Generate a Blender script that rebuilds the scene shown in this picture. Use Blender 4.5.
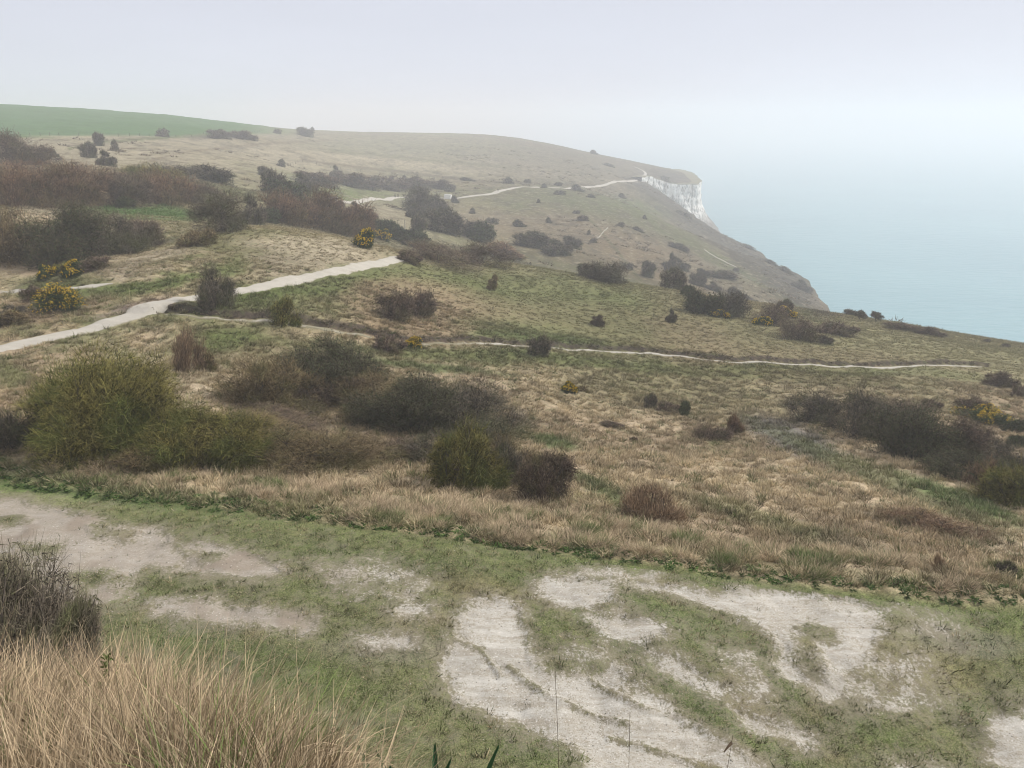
import bpy, math, random
import numpy as np
from mathutils import Vector

random.seed(7); RNG = np.random.default_rng(7)
scene = bpy.context.scene
COL = scene.collection
for o in list(bpy.data.objects): bpy.data.objects.remove(o)

# ---------------------------------------------------------------- camera
EYE = 100.0                                    # metres above the sea
F, CX, CY = 770.0, 512.0, 384.0
PITCH = math.atan((384 - 120) / F); CP, SP = math.cos(PITCH), math.sin(PITCH)
cam_d = bpy.data.cameras.new('camera'); cam = bpy.data.objects.new('camera', cam_d); COL.objects.link(cam)
cam.location = (0, 0, EYE); cam.rotation_euler = (math.pi / 2 - PITCH, 0, 0)
cam_d.sensor_width = 36; cam_d.lens = 36 * F / 1024; cam_d.clip_start = 0.05; cam_d.clip_end = 20000
scene.camera = cam

# ---------------------------------------------------------------- light
SUN_EL, SUN_AZ = math.radians(42), math.radians(72)        # azimuth clockwise from +Y (view direction)
world = bpy.data.worlds.new('World'); scene.world = world; world.use_nodes = True
nt = world.node_tree; nt.nodes.clear()
wo = nt.nodes.new('ShaderNodeOutputWorld'); bg = nt.nodes.new('ShaderNodeBackground')
sky = nt.nodes.new('ShaderNodeTexSky'); sky.sky_type = 'NISHITA'; sky.sun_disc = False
sky.sun_elevation = SUN_EL; sky.sun_rotation = SUN_AZ; sky.dust_density = 3
mx = nt.nodes.new('ShaderNodeMix'); mx.data_type = 'RGBA'; mx.inputs[0].default_value = 0.90
tc = nt.nodes.new('ShaderNodeTexCoord'); sx = nt.nodes.new('ShaderNodeSeparateXYZ')
rp = nt.nodes.new('ShaderNodeValToRGB')
SKYK = 1.0
stops = [(0.0, (6.3, 6.8, 8.0)), (0.13, (5.55, 5.8, 6.7)), (0.4, (6.5, 6.6, 7.3)), (1.0, (8.2, 8.4, 9.2))]
rp.color_ramp.elements[0].position = 0; rp.color_ramp.elements[1].position = 1
for p, c in stops[1:-1]: rp.color_ramp.elements.new(p)
for e, (p, c) in zip(rp.color_ramp.elements, stops): e.position = p; e.color = tuple(x / 14 for x in c) + (1,)
mul = nt.nodes.new('ShaderNodeVectorMath'); mul.operation = 'SCALE'; mul.inputs['Scale'].default_value = 14 * SKYK
nz = nt.nodes.new('ShaderNodeTexNoise'); nz.inputs['Scale'].default_value = 2.2; nz.inputs['Detail'].default_value = 4
mr = nt.nodes.new('ShaderNodeMapRange'); mr.inputs['From Min'].default_value = .3; mr.inputs['From Max'].default_value = .7
mr.inputs['To Min'].default_value = .96; mr.inputs['To Max'].default_value = 1.04
mul2 = nt.nodes.new('ShaderNodeVectorMath'); mul2.operation = 'SCALE'
L = nt.links.new
L(tc.outputs['Generated'], sx.inputs[0]); L(sx.outputs['Z'], rp.inputs[0]); L(rp.outputs[0], mul.inputs[0])
mp = nt.nodes.new('ShaderNodeMapping'); mp.inputs['Scale'].default_value = (1, 1, 5)
L(tc.outputs['Generated'], mp.inputs[0]); L(mp.outputs[0], nz.inputs['Vector']); L(nz.outputs['Fac'], mr.inputs[0])
L(mul.outputs[0], mul2.inputs[0]); L(mr.outputs[0], mul2.inputs['Scale'])
L(sky.outputs[0], mx.inputs[6]); L(mul2.outputs[0], mx.inputs[7]); L(mx.outputs[2], bg.inputs[0]); L(bg.outputs[0], wo.inputs[0])
bg.inputs[1].default_value = 0.10
sd = bpy.data.lights.new('sun', 'SUN'); sun = bpy.data.objects.new('sun', sd); COL.objects.link(sun)
sd.energy = 2.7; sd.angle = math.radians(8); sd.color = (1.0, .96, .9)
sun.location = (0, 0, 300)
sdir = Vector((math.sin(SUN_AZ) * math.cos(SUN_EL), math.cos(SUN_AZ) * math.cos(SUN_EL), math.sin(SUN_EL)))
sun.rotation_euler = sdir.to_track_quat('Z', 'Y').to_euler()
scene.view_settings.view_transform = 'Standard'; scene.view_settings.look = 'None'
scene.view_settings.exposure = 0.34; scene.view_settings.gamma = 1
cy = scene.cycles
cy.max_bounces = 6; cy.diffuse_bounces = 2; cy.glossy_bounces = 2; cy.transmission_bounces = 1; cy.volume_bounces = 2
cy.transparent_max_bounces = 4; cy.sample_clamp_indirect = 6
cy.filter_width = 1.0
try: cy.use_denoising = True
except Exception: pass

# ---------------------------------------------------------------- helpers
def tag(o, label=None, cat=None, group=None, kind=None):
    if label: o['label'] = label
    if cat: o['category'] = cat
    if group: o['group'] = group
    if kind: o['kind'] = kind
    return o

def mesh_np(name, verts, faces, mat=None, smooth=False, attrs=None):
    """verts (n,3); faces (m,k) int array or list of such arrays; attrs name -> (n,) float or (n,3) colour per vertex"""
    me = bpy.data.meshes.new(name)
    fl = faces if isinstance(faces, list) else [faces]
    fl = [np.asarray(f, np.int32) for f in fl if len(f)]
    loops = np.concatenate([f.ravel() for f in fl]); tot = np.concatenate([np.full(len(f), f.shape[1], np.int32) for f in fl])
    start = np.concatenate([[0], np.cumsum(tot)[:-1]]).astype(np.int32)
    me.vertices.add(len(verts)); me.vertices.foreach_set('co', np.ascontiguousarray(verts, np.float32).ravel())
    me.loops.add(len(loops)); me.loops.foreach_set('vertex_index', loops)
    me.polygons.add(len(tot)); me.polygons.foreach_set('loop_start', start); me.polygons.foreach_set('loop_total', tot)
    me.polygons.foreach_set('use_smooth', np.full(len(tot), smooth, bool))
    for k, a in (attrs or {}).items():
        a = np.asarray(a, np.float32)
        if a.ndim == 1:
            at = me.attributes.new(k, 'FLOAT', 'POINT'); at.data.foreach_set('value', a)
        else:
            at = me.attributes.new(k, 'FLOAT_COLOR', 'POINT')
            at.data.foreach_set('color', np.concatenate([a, np.ones((len(a), 1), np.float32)], 1).ravel())
    if mat: me.materials.append(mat)
    me.update(calc_edges=True); me.validate()
    return me

def link(name, me, parent=None):
    o = bpy.data.objects.new(name, me); COL.objects.link(o)
    if parent: o.parent = parent
    return o

def h2(ix, iy, s):
    n = (ix.astype(np.int64) * 374761393 + iy.astype(np.int64) * 668265263 + s * 974634777) & 0xffffffff
    n = ((n ^ (n >> 13)) * 1274126177) & 0xffffffff
    return ((n ^ (n >> 16)) & 0xffff) / 65535.0

def vnoise(x, y, s=0):
    ix, iy = np.floor(x), np.floor(y); fx, fy = x - ix, y - iy
    fx = fx * fx * fx * (fx * (fx * 6 - 15) + 10); fy = fy * fy * fy * (fy * (fy * 6 - 15) + 10)
    a = h2(ix, iy, s); b = h2(ix + 1, iy, s); c = h2(ix, iy + 1, s); d = h2(ix + 1, iy + 1, s)
    return (a + (b - a) * fx) * (1 - fy) + (c + (d - c) * fx) * fy

def fbm(x, y, o=4, s=0):
    r = np.zeros_like(x); a = .5; t = 0
    for i in range(o):
        r += a * (vnoise(x * 2 ** i + i * 13.7, y * 2 ** i - i * 7.3, s + i) - .5); t += a; a *= .5
    return r / t * 2                                           # about -1..1

def sstep(a, b, x):
    t = np.clip((x - a) / (b - a), 0, 1); return t * t * (3 - 2 * t)

def ray(u, v):
    x = (np.asarray(u, float) - CX) / F; y = (CY - np.asarray(v, float)) / F
    return x, CP + y * SP, -SP + y * CP                        # world X, Y, Z

def to_px(X, Y, z):                                            # z relative to the eye
    f = Y * CP - z * SP; up = Y * SP + z * CP
    f = np.where(f > .05, f, .05)
    return CX + F * X / f, CY - F * up / f

def seg_dist(X, Y, pts, closed=False):
    """distance to a polyline, index-parameter along it and signed side"""
    best = np.full(X.shape, 1e9); par = np.zeros(X.shape); side = np.zeros(X.shape)
    n = len(pts); rng = range(n if closed else n - 1)
    for i in rng:
        (ax, ay), (bx, by) = pts[i], pts[(i + 1) % n]
        dx, dy = bx - ax, by - ay; l2 = dx * dx + dy * dy + 1e-12
        t = np.clip(((X - ax) * dx + (Y - ay) * dy) / l2, 0, 1)
        qx, qy = X - ax - t * dx, Y - ay - t * dy; d = np.hypot(qx, qy)
        m = d < best
        best = np.where(m, d, best); par = np.where(m, i + t, par); side = np.where(m, np.sign(dx * qy - dy * qx), side)
    return best, par, side

def inside(X, Y, pts):
    r = np.zeros(X.shape, bool); n = len(pts)
    for i in range(n):
        (ax, ay), (bx, by) = pts[i], pts[(i + 1) % n]
        c = ((ay > Y) != (by > Y)) & (X < (bx - ax) * (Y - ay) / (by - ay + 1e-12) + ax)
        r ^= c
    return r

# ---------------------------------------------------------------- terrain shape: survey points (pixel seen from the eye, then height 'z' or forward distance 'd')
Z, D = 'z', 'd'
survey = {
 -250: [(560,Z,-12),(480,Z,-12),(345,Z,-12.5),(290,Z,-12.2),(240,D,75),(200,D,105),(160,D,160),(130,D,300),(95,D,500)],
 0: [(560,Z,-12),(480,Z,-12),(440,Z,-11.9),(400,Z,-12.2),(345,Z,-13),(320,Z,-12.9),(290,Z,-12.9),(270,Z,-12.3),(240,Z,-11.2),(210,D,95),(200,D,105),(165,D,150),(140,D,230),(132,D,300),(118,D,400),(105,D,500)],
 128: [(640,Z,-12),(500,Z,-12),(440,Z,-12.6),(400,Z,-12.9),(360,Z,-13),(315,Z,-12.7),(290,Z,-12.3),(270,Z,-11.7),(250,D,75),(230,D,88),(205,D,115),(165,D,180),(150,D,240),(135,D,330),(113,D,520)],
 256: [(700,Z,-12),(640,Z,-12),(510,Z,-12),(480,Z,-12.8),(440,Z,-14),(400,Z,-14.2),(370,Z,-14.3),(320,Z,-13.5),(290,Z,-13),(270,Z,-12.4),(250,D,73),(231,D,82),(200,D,150),(180,D,210),(160,D,290),(140,D,400),(127,D,560)],
 384: [(700,Z,-12),(525,Z,-12),(490,Z,-12.8),(450,Z,-14.8),(410,Z,-15.5),(370,Z,-15.5),(340,Z,-15.5),(300,Z,-15.2),(262,Z,-14.8),(250,Z,-14.6),(215,D,200),(200,D,290),(190,D,340),(170,D,420),(150,D,560),(134,D,720)],
 512: [(768,Z,-12.1),(650,Z,-12),(545,Z,-12),(510,Z,-13.2),(460,Z,-15.5),(420,Z,-17),(380,Z,-17.5),(345,Z,-18.5),(320,Z,-19),(290,Z,-20),(264,D,115),(250,D,200),(230,D,260),(210,D,315),(200,D,345),(187,D,400),(165,D,510),(150,D,620),(137,D,780)],
 600: [(155,D,800)],
 640: [(768,Z,-12.2),(650,Z,-12),(560,Z,-12),(530,Z,-13),(500,Z,-14.2),(450,Z,-17),(400,Z,-19.5),(350,Z,-20.8),(320,Z,-21.8),(285,D,118),(270,D,205),(250,D,260),(230,D,320),(210,D,400),(190,D,530),(176,D,640),(163,D,800)],
 690: [(293,D,122),(275,D,230),(255,D,300),(235,D,400),(216,D,540)],
 656: [(184.5,D,634)],
 665: [(178,D,680),(169,D,760),(196,D,590)],
 700: [(186,D,656)],
 706: [(228,D,550)],
 720: [(236,D,545),(250,D,430),(268,D,300)],
 745: [(248,D,460)],
 768: [(768,Z,-12.3),(650,Z,-12.1),(583,Z,-12),(550,Z,-13),(500,Z,-15),(450,Z,-17.8),(400,Z,-20.5),(360,Z,-22),(330,Z,-24),(305,D,128),(290,D,240),(275,D,310),(263,D,380)],
 800: [(285,D,335),(300,D,255)],
 826: [(304,D,300)],
 896: [(768,Z,-12.6),(650,Z,-12.2),(592,Z,-12),(560,Z,-12.9),(520,Z,-14.4),(480,Z,-16),(430,Z,-18.5),(400,Z,-20.5),(366,Z,-22.8),(345,Z,-25),(324,D,125)],
 1024: [(768,Z,-13),(650,Z,-12.4),(600,Z,-12),(560,Z,-13.3),(520,Z,-15),(480,Z,-17),(440,Z,-19),(400,Z,-21.5),(370,Z,-24),(350,D,100)],
 1250: [(700,Z,-13.5),(600,Z,-14),(500,Z,-18),(420,Z,-23),(370,Z,-28)],
}
pts = []
for u, rows in survey.items():
    for v, k, val in rows:
        x, y, z = [float(q) for q in ray(u, v)]
        t = val / z if k == Z else val / y
        pts.append((x * t, y * t, z * t))
def polar(az, r, z): a = math.radians(az); pts.append((r * math.sin(a), r * math.cos(a), z))
for az, prof in {-65: [(1,-1.7),(3,-2.6),(6,-4.5),(9,-7.5),(13,-10.5),(20,-12),(40,-12),(80,-11),(200,-6),(600,6)],
                 -45: [(1,-1.6),(2,-1.9),(4,-2.7),(6,-4.2),(8,-6.8),(11,-10.5),(15,-12)],
                 -30: [(1,-1.6),(2,-1.95),(3,-2.5),(4,-3.15),(5,-3.95),(6,-5.3),(7.5,-7.4),(9.5,-10),(12,-11.9)],
                 -18: [(1,-1.65),(2,-2.15),(3,-2.95),(4,-3.85),(5,-5.0),(6.5,-7.3),(9,-10.2),(11.5,-11.9)],
                 -8: [(1,-1.75),(2,-2.8),(3,-4.1),(5,-6.4),(7,-8.7),(10,-11.4)],
                 5: [(1,-1.8),(2,-3.1),(3,-4.5),(5,-7),(7,-9.1),(10,-11.4)],
                 25: [(1,-1.8),(2,-3.1),(3,-4.5),(5,-7),(7,-9.2),(10,-11.6)],
                 45: [(1,-1.8),(2,-3.1),(3,-4.4),(5,-6.8),(8,-9.8),(12,-12),(18,-12.6)],
                 65: [(1,-1.8),(3,-4),(8,-9),(14,-12),(30,-18),(60,-26),(100,-38)]}.items():
    for r, z in prof: polar(az, r, z)
def hid(u, Y, z): pts.append(((u - 512) / F * Y * 1.02, Y, z))       # ground hidden behind a crest
hid(0, 720, 5); hid(128, 740, 1); hid(256, 800, -8); hid(384, 950, -18); hid(512, 1000, -26); hid(640, 1050, -62)
hid(256, 105, -13.5); hid(384, 125, -20.5); hid(450, 120, -21); hid(512, 150, -29.5); hid(600, 155, -32); hid(640, 155, -34); hid(700, 165, -39); hid(768, 175, -45); hid(830, 185, -54)
hid(150, 1800, -30); hid(-250, 1200, -5); hid(400, 1900, -60)
for _a in (-65, -50, -35, -20, -5): polar(_a, 2600, -75)
for _a in (-50, -38, -30): polar(_a, 1300, -12)
PT = np.array(pts)
def warp(X, Y):
    r = np.maximum(np.hypot(X, Y), .8); return np.arctan2(X, Y), np.log(r)
def tps_k(r2): return .5 * r2 * np.log(r2 + 1e-12)
cu, cv = warp(PT[:, 0], PT[:, 1]); n = len(cu)
# interpolate the view slope z/r (smooth over the whole range) rather than z itself
val = PT[:, 2] / np.hypot(PT[:, 0], PT[:, 1])
A = np.zeros((n + 3, n + 3)); A[:n, :n] = tps_k((cu[:, None] - cu) ** 2 + (cv[:, None] - cv) ** 2) + np.eye(n) * 2e-4
A[:n, n] = 1; A[:n, n + 1] = cu; A[:n, n + 2] = cv; A[n, :n] = 1; A[n + 1, :n] = cu; A[n + 2, :n] = cv
W = np.linalg.solve(A, np.concatenate([val, [0, 0, 0]]))
def tps(a, l):
    out = np.empty(a.shape)
    for i in range(0, len(a), 20000):
        aa, ll = a[i:i + 20000], l[i:i + 20000]
        r2 = (aa[:, None] - cu) ** 2 + (ll[:, None] - cv) ** 2
        out[i:i + 20000] = tps_k(r2) @ W[:n] + W[n] + W[n + 1] * aa + W[n + 2] * ll
    return out

COAST = [(95, -4000), (85, -60), (84, 40), (81, 100), (79, 135), (76, 158), (84, 185), (97, 225), (119, 285), (135, 335), (146, 400), (152, 470), (154, 552),
         (144, 562), (132, 574), (119, 592), (106, 622), (112, 640), (123, 650), (137, 655), (149, 662), (159, 692), (167, 765), (176, 855), (170, 1000), (120, 1300), (60, 1800), (0, 2600), (-400, 4200)]
LAND = COAST + [(-6000, 4200), (-6000, -4000)]

# grid in azimuth and log distance round the viewpoint's hillside
az = np.radians(np.concatenate([np.arange(-180, -44, 2.0), np.arange(-44, 44.01, .115), np.arange(46, 181, 2.0)]))
lr = np.concatenate([np.arange(math.log(.5), math.log(2), .04), np.arange(math.log(2), math.log(10), .011), np.arange(math.log(10), math.log(130), .0052),
                     np.arange(math.log(130), math.log(900), .0075), np.arange(math.log(900), math.log(4300), .04)])
NA, NR = len(az), len(lr)
AZ, LR = np.meshgrid(az, lr, indexing='ij'); R = np.exp(LR); GX, GY = R * np.sin(AZ), R * np.cos(AZ)
azc = np.clip(AZ, math.radians(-70), math.radians(70))
S = tps(azc.ravel(), np.maximum(LR, math.log(.8)).ravel()).reshape(R.shape)
wl = sstep(math.radians(75), math.radians(150), np.abs(AZ)) * .5
S = S * (1 - wl) + S[::-1] * wl
Zg = S * R
Zg = np.where(R < 1.0, np.minimum(Zg, -1.65) * sstep(0, 1, R) + (-1.68) * (1 - sstep(0, 1, R)), Zg)
back = sstep(60, 150, np.degrees(np.abs(AZ)))
Zg = Zg * (1 - back) + np.clip(Zg, -30, -1.7) * back

PU, PV = to_px(GX, GY, Zg)                                     # where each ground point lies in the surveyed view
VE_U = [-400, -150, 0, 128, 256, 384, 512, 640, 768, 896, 1024, 1250, 1500]; VE_V = [462, 470, 483, 501, 513, 531, 548, 563, 579, 593, 604, 622, 640]
EDGE = [(float(a), float(b)) for a, b in [((x * (-12 / z)), (y * (-12 / z))) for x, y, z in [ray(u, v) for u, v in zip(VE_U, VE_V)]]]
dE, _, sE = seg_dist(GX, GY, EDGE)
sdE = np.where(sE > 0, dE, -dE)                                # >0 beyond the trodden terrace
front = GY > 3
trail = sstep(-.3, .5, -sdE) * front * sstep(9.5, 12.5, R)     # 1 on the terrace
rough = 1 - trail
near = sstep(160, 60, R)
Zg = Zg + .09 * fbm(GX / .9, GY / .9, 3, 1) * trail + .12 * fbm(GX / 3.5, GY / 3.5, 2, 9) * trail
Zg = Zg + rough * (R > 9) * (.16 * fbm(GX / 1.1, GY / 1.1, 3, 2) * near + .45 * fbm(GX / 9, GY / 9, 3, 3) * sstep(20, 45, R) * near)
Zg = Zg + .08 * fbm(GX / .7, GY / .7, 3, 4) * (R <= 9) * sstep(.8, 2, R)
Zg = Zg + sstep(110, 200, R) * (1.3 * fbm(GX / 45, GY / 45, 4, 5) + .5 * fbm(GX / 9, GY / 9, 3, 6)) * sstep(1100, 500, R)

# footpaths, as pixel way-points on the surveyed slope
def interp_grid(G, X, Y):
    a = np.interp(np.arctan2(X, Y), az, np.arange(NA)); l = np.interp(np.log(np.maximum(np.hypot(X, Y), .5)), lr, np.arange(NR))
    i = np.clip(a.astype(int), 0, NA - 2); j = np.clip(l.astype(int), 0, NR - 2); fa, fl = a - i, l - j
    return (G[i, j] * (1 - fa) + G[i + 1, j] * fa) * (1 - fl) + (G[i, j + 1] * (1 - fa) + G[i + 1, j + 1] * fa) * fl
def hit(u, v, Zs=None, tmin=1.2):
    """first point of the ground along the sight line through pixel (u, v)"""
    Zs = Zg if Zs is None else Zs
    u = np.atleast_1d(np.asarray(u, float)); v = np.atleast_1d(np.asarray(v, float))
    x, y, z = ray(u, v); hl = np.hypot(x, y)
    rr = np.exp(np.linspace(math.log(tmin), math.log(1500), 2600))
    T = rr[None] / hl[:, None]
    XX, YY, ZZ = x[:, None] * T, y[:, None] * T, z[:, None] * T
    G = interp_grid(Zs, XX, YY); below = ZZ < G
    k = np.where(below.any(1), below.argmax(1), len(rr) - 1); idx = np.arange(len(u)); k0 = np.maximum(k - 1, 0)
    d0 = ZZ[idx, k0] - G[idx, k0]; d1 = ZZ[idx, k] - G[idx, k]; f = np.clip(d0 / (d0 - d1 + 1e-9), 0, 1)
    return XX[idx, k0] * (1 - f) + XX[idx, k] * f, YY[idx, k0] * (1 - f) + YY[idx, k] * f
def densify(P, step):
    P = np.array(P, float); d = np.concatenate([[0], np.cumsum(np.hypot(*np.diff(P, axis=0).T))]); m = max(2, int(d[-1] / step))
    s = np.linspace(0, d[-1], m); return np.stack([np.interp(s, d, P[:, 0]), np.interp(s, d, P[:, 1])], 1)
def smooth(P, k=3):
    for _ in range(k):
        Q = P.copy(); Q[1:-1] = (P[:-2] + 2 * P[1:-1] + P[2:]) / 4; P = Q
    return P
paths_px = {
 'main': (1.6, [(-60,361),(0,347),(30,341),(60,334),(110,322),(160,308),(200,299),(250,290),(300,279),(350,269),(398,258.5),(405,257)]),
 'branch': (.9, [(-60,289),(0,290),(28,290),(60,290),(90,287),(113,283)]),
 'contour': (.5, [(166,314),(200,319),(256,320),(300,325),(360,335),(400,343),(460,344),(512,345),(560,348),(620,351),(680,355),(720,361),(770,362),(850,366),(905,366.5),(916,364.5),(935,365),(982,366.5)]),
 'far': (2.9, [(330,203),(345,202),(360,201),(380,199),(398,197),(420,197),(445,198),(468,197),(491,194),(503,190),(512,188),(530,187),(560,188),(585,187),(607,184),(624,181),(637,180)]),
 'clifftop': (2.6, [(637,180),(643,177),(646,174),(644,171),(640,169),(634,166.5)]),
 'slope': (.9, [(704,249),(711,254),(722,260),(730,264),(738,268)]),
 'steps': (.5, [(597,238),(602,233),(608,227)]),
}
PATHS = {}
for k, (w, px) in paths_px.items():
    a = np.array(px, float); X, Y = hit(a[:, 0], a[:, 1])
    P = np.stack([X, Y], 1)
    PATHS[k] = (w, smooth(densify(P, 1.2 if w < 2.3 else 3.0), 4))
chalk_soil = np.zeros_like(Zg); cutbank = np.zeros_like(Zg)
for k, (w, P) in PATHS.items():
    mx_ = R < (P[:, 0] ** 2 + P[:, 1] ** 2).max() ** .5 + 15
    sub = [tuple(p) for p in P[::3]] + [tuple(P[-1])]
    d = np.full(Zg.shape, 99.); s = np.zeros(Zg.shape)
    x0, x1, y0, y1 = P[:, 0].min() - 12, P[:, 0].max() + 12, P[:, 1].min() - 12, P[:, 1].max() + 12
    m = (GX > x0) & (GX < x1) & (GY > y0) & (GY < y1)
    dd, _, ss = seg_dist(GX[m], GY[m], sub); d[m] = dd; s[m] = ss
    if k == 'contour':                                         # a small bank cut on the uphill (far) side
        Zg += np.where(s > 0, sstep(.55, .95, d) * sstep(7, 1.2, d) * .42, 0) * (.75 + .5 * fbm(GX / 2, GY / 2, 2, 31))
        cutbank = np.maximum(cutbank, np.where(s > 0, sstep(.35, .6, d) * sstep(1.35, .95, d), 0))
    if k == 'main':
        Zg += np.where(s > 0, sstep(1.7, 2.6, d) * sstep(10, 3, d) * .55, 0) * sstep(62, 50, R)
    dip = sstep(w * .5 + .7 + R * .004, w * .5 + .1, d)
    Zg -= dip * (.06 if w < 2.3 else .12)
# the sea side: ground falls away past the coast line
m = R > 50
dc, _, _ = seg_dist(GX[m], GY[m], COAST); ins = inside(GX[m], GY[m], LAND)
dc = dc + fbm(GX[m] / 14, GY[m] / 14, 4, 8) * np.where(GY[m] > 180, np.where(GY[m] > 545, .5, 4.0), 2.0) + np.where(GY[m] > 545, 1.0, 0)
drop = np.where(ins, 0, dc); kk = np.where((GY[m] > 560) & (GY[m] < 2500), 7.0, np.where(GY[m] > 200, 1.5, .9))
conv = np.where(drop > 0, drop * kk + .02 * drop ** 2, 0)
dropg = np.zeros_like(Zg); dropg[m] = np.maximum(drop, 0)
Zc = Zg.copy(); Zc[m] = np.maximum(Zg[m] - conv, -104.0 + np.zeros_like(conv))
Zc = np.maximum(Zc, -104); Zg = Zc
PU, PV = to_px(GX, GY, Zg)
def H(X, Y): return interp_grid(Zg, np.asarray(X, float), np.asarray(Y, float))

# ---------------------------------------------------------------- what grows where (albedo per ground point)
STRAW, GREEN, TURF, BROWN = np.array([.48,.38,.235]), np.array([.115,.145,.042]), np.array([.098,.108,.042]), np.array([.225,.165,.098])
FIELD, SCRUB, PALE, SOIL, LUSH = np.array([.07,.15,.045]), np.array([.075,.062,.045]), np.array([.40,.34,.225]), np.array([.26,.20,.15]), np.array([.06,.12,.025])
n1 = fbm(GX / 6, GY / 6, 4, 11); n2 = fbm(GX / 1.3, GY / 1.3, 3, 12); n3 = fbm(GX / 30, GY / 30, 4, 13)
pu = PU + 22 * n1 + 5 * n2; pv = PV + 8 * n1 + 2.5 * n2
C = np.tile(STRAW, GX.shape + (1,)).astype(float)
def mixc(c, w):
    global C
    w = np.clip(w, 0, 1)[..., None]; C = C * (1 - w) + c * w
def blob(u, v, ru, rv, c, w=1., rot=0., soft=.45):
    a = math.radians(rot); dx, dy = pu - u, pv - v
    x = (dx * math.cos(a) + dy * math.sin(a)) / ru; y = (-dx * math.sin(a) + dy * math.cos(a)) / rv
    mixc(c, w * sstep(1 + soft, 1 - soft, np.hypot(x, y)) * (R > 12))
# general variation of the rough slope
mixc(BROWN, .45 * sstep(-.2, .5, n1)); mixc(GREEN, .55 * sstep(.05, .6, n3 + .5 * n2))
# upper slope above the valley: greener and browner
mixc(GREEN * .6 + STRAW * .4, .65 * sstep(420, 380, pv) * sstep(470, 620, pu))
mixc(GREEN * .6 + BROWN * .4, .55 * sstep(380, 350, pv) * sstep(120, 220, pu))
for b in [(560,310,150,34,GREEN,.65,8),(350,300,140,26,GREEN,.6,-8),(300,325,80,14,STRAW,.5,5),(440,290,60,12,GREEN,.6,8),(405,312,75,30,BROWN*1.35,.8),
          (450,300,90,14,BROWN*1.3,.35,10),(250,300,60,12,GREEN,.7,-12),(620,365,330,7,GREEN,.75,4),(860,372,150,5,GREEN,.8,2),(930,352,110,12,GREEN*.6+STRAW*.4,.8,8),
          (540,340,70,5,LUSH,.5,4),(430,366,70,5,LUSH,.7,5),(130,320,60,14,GREEN,.4,-15),(200,345,90,10,GREEN,.55,-14),(320,265,70,16,PALE*.9,.7,-5),(300,245,60,10,PALE,.75,3),
          (300,285,110,11,GREEN,.7,-8),(115,288,80,9,GREEN*1.1,.95,-8),(60,285,60,14,GREEN,.7),(140,262,60,10,PALE*.8,.7,-8),(180,275,60,7,GREEN*1.2,.8,-12),
          (150,212,70,7,LUSH*1.35,.95,2),(40,206,45,8,PALE*.7,.8,2),(20,260,30,10,BROWN,.6),(60,310,50,14,BROWN*1.2,.7,-15),(20,320,40,12,BROWN*1.1,.6),(25,400,30,40,BROWN*1.3,.6),(5,375,20,12,GREEN,.7),
          (185,380,45,30,PALE,.5,40),(150,350,40,14,STRAW,.6,30),(130,308,35,5,SOIL,.9,-18),(210,345,60,8,GREEN,.6,-5),
          (480,430,40,20,LUSH,.5,30),(640,330,120,20,BROWN*1.1,.3,10),(690,340,50,30,BROWN*1.2,.35,40),(700,400,120,24,GREEN*.5+BROWN*.5,.5,10),(880,385,140,10,BROWN,.5,3),
          (790,438,52,14,np.array([.20,.18,.155]),.95,24),(880,480,130,9,LUSH*.8+STRAW*.2,.7,24),(960,500,70,8,LUSH*1.3,.8,22),(860,550,60,8,PALE*.9,.6,15),(950,535,90,8,PALE*.9,.5,15),
          (600,490,40,7,LUSH,.7,30),(560,445,24,5,LUSH,.8,10),(760,520,90,10,GREEN,.5,18),(950,395,60,20,GREEN*.5+STRAW*.5,.6,20),(820,360,90,14,BROWN*1.1,.3),(1000,410,50,25,BROWN*1.4,.5,30)]:
    blob(*b)
# beyond the near crest
far = sstep(120, 165, R)
mixc(PALE * .62 + GREEN * .38, far * (PV < 300)); mixc(BROWN * .85, far * .5 * sstep(430, 600, PU)); mixc(BROWN * 1.0, far * .55 * sstep(-.1, .5, n3)); mixc(GREEN * 1.2, far * .4 * sstep(.1, .6, -n3))
def fblob(*a): blob(*a)
for b in [(60,160,120,22,PALE,.8,-2),(200,150,150,18,PALE,.9,0),(340,150,180,14,PALE*.8,.7,3),(440,165,150,9,PALE,.8,4),(420,150,120,8,GREEN*.7+PALE*.3,.5,3),(300,165,50,10,PALE,.6,6),
          (560,170,100,14,PALE*.75,.7,8),(560,200,60,12,GREEN*1.1,.5,8),(420,188,80,5,GREEN*1.1,.7,2),(330,193,55,6,GREEN*1.25,.9,3),(465,203,70,8,GREEN*1.1,.6,4),(380,215,50,12,PALE*.85,.8,10),
          (500,225,80,18,BROWN*1.35,.5,20),(600,215,70,14,GREEN*.9+PALE*.2,.6,18),(620,245,80,20,BROWN*1.4,.6,20),(650,208,45,7,GREEN*1.5,.8,10),(650,260,110,14,BROWN*1.45,.5,25),
          (700,250,90,6,GREEN*1.2,.6,30),(770,282,60,4,GREEN*1.4,.8,40),(740,285,70,10,PALE*.8,.5,20),(670,205,38,9,SCRUB,.9,38),(650,190,28,7,SCRUB*1.1,.9,25),(700,225,30,6,SCRUB,.9,35),
          (745,256,60,9,SCRUB,.95,33),(790,282,52,17,SCRUB,.9,40),(665,176,30,5,SCRUB*1.3,.85,5),(820,300,20,8,BROWN*1.2,.6,30),(430,186,60,4,BROWN*1.3,.4)]:
    blob(*b)
mixc(FIELD, sstep(3, -1, PV - (137 - .012 * PU) + (fbm(GX / 40, GY / 40, 2, 50)) * 2) * sstep(330, 230, PU) * (R > 200) * sstep(3, 0, (PV - (105 + .085 * PU) - 34)))
fl_m = (GX < -40) & (R > 260)
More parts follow.
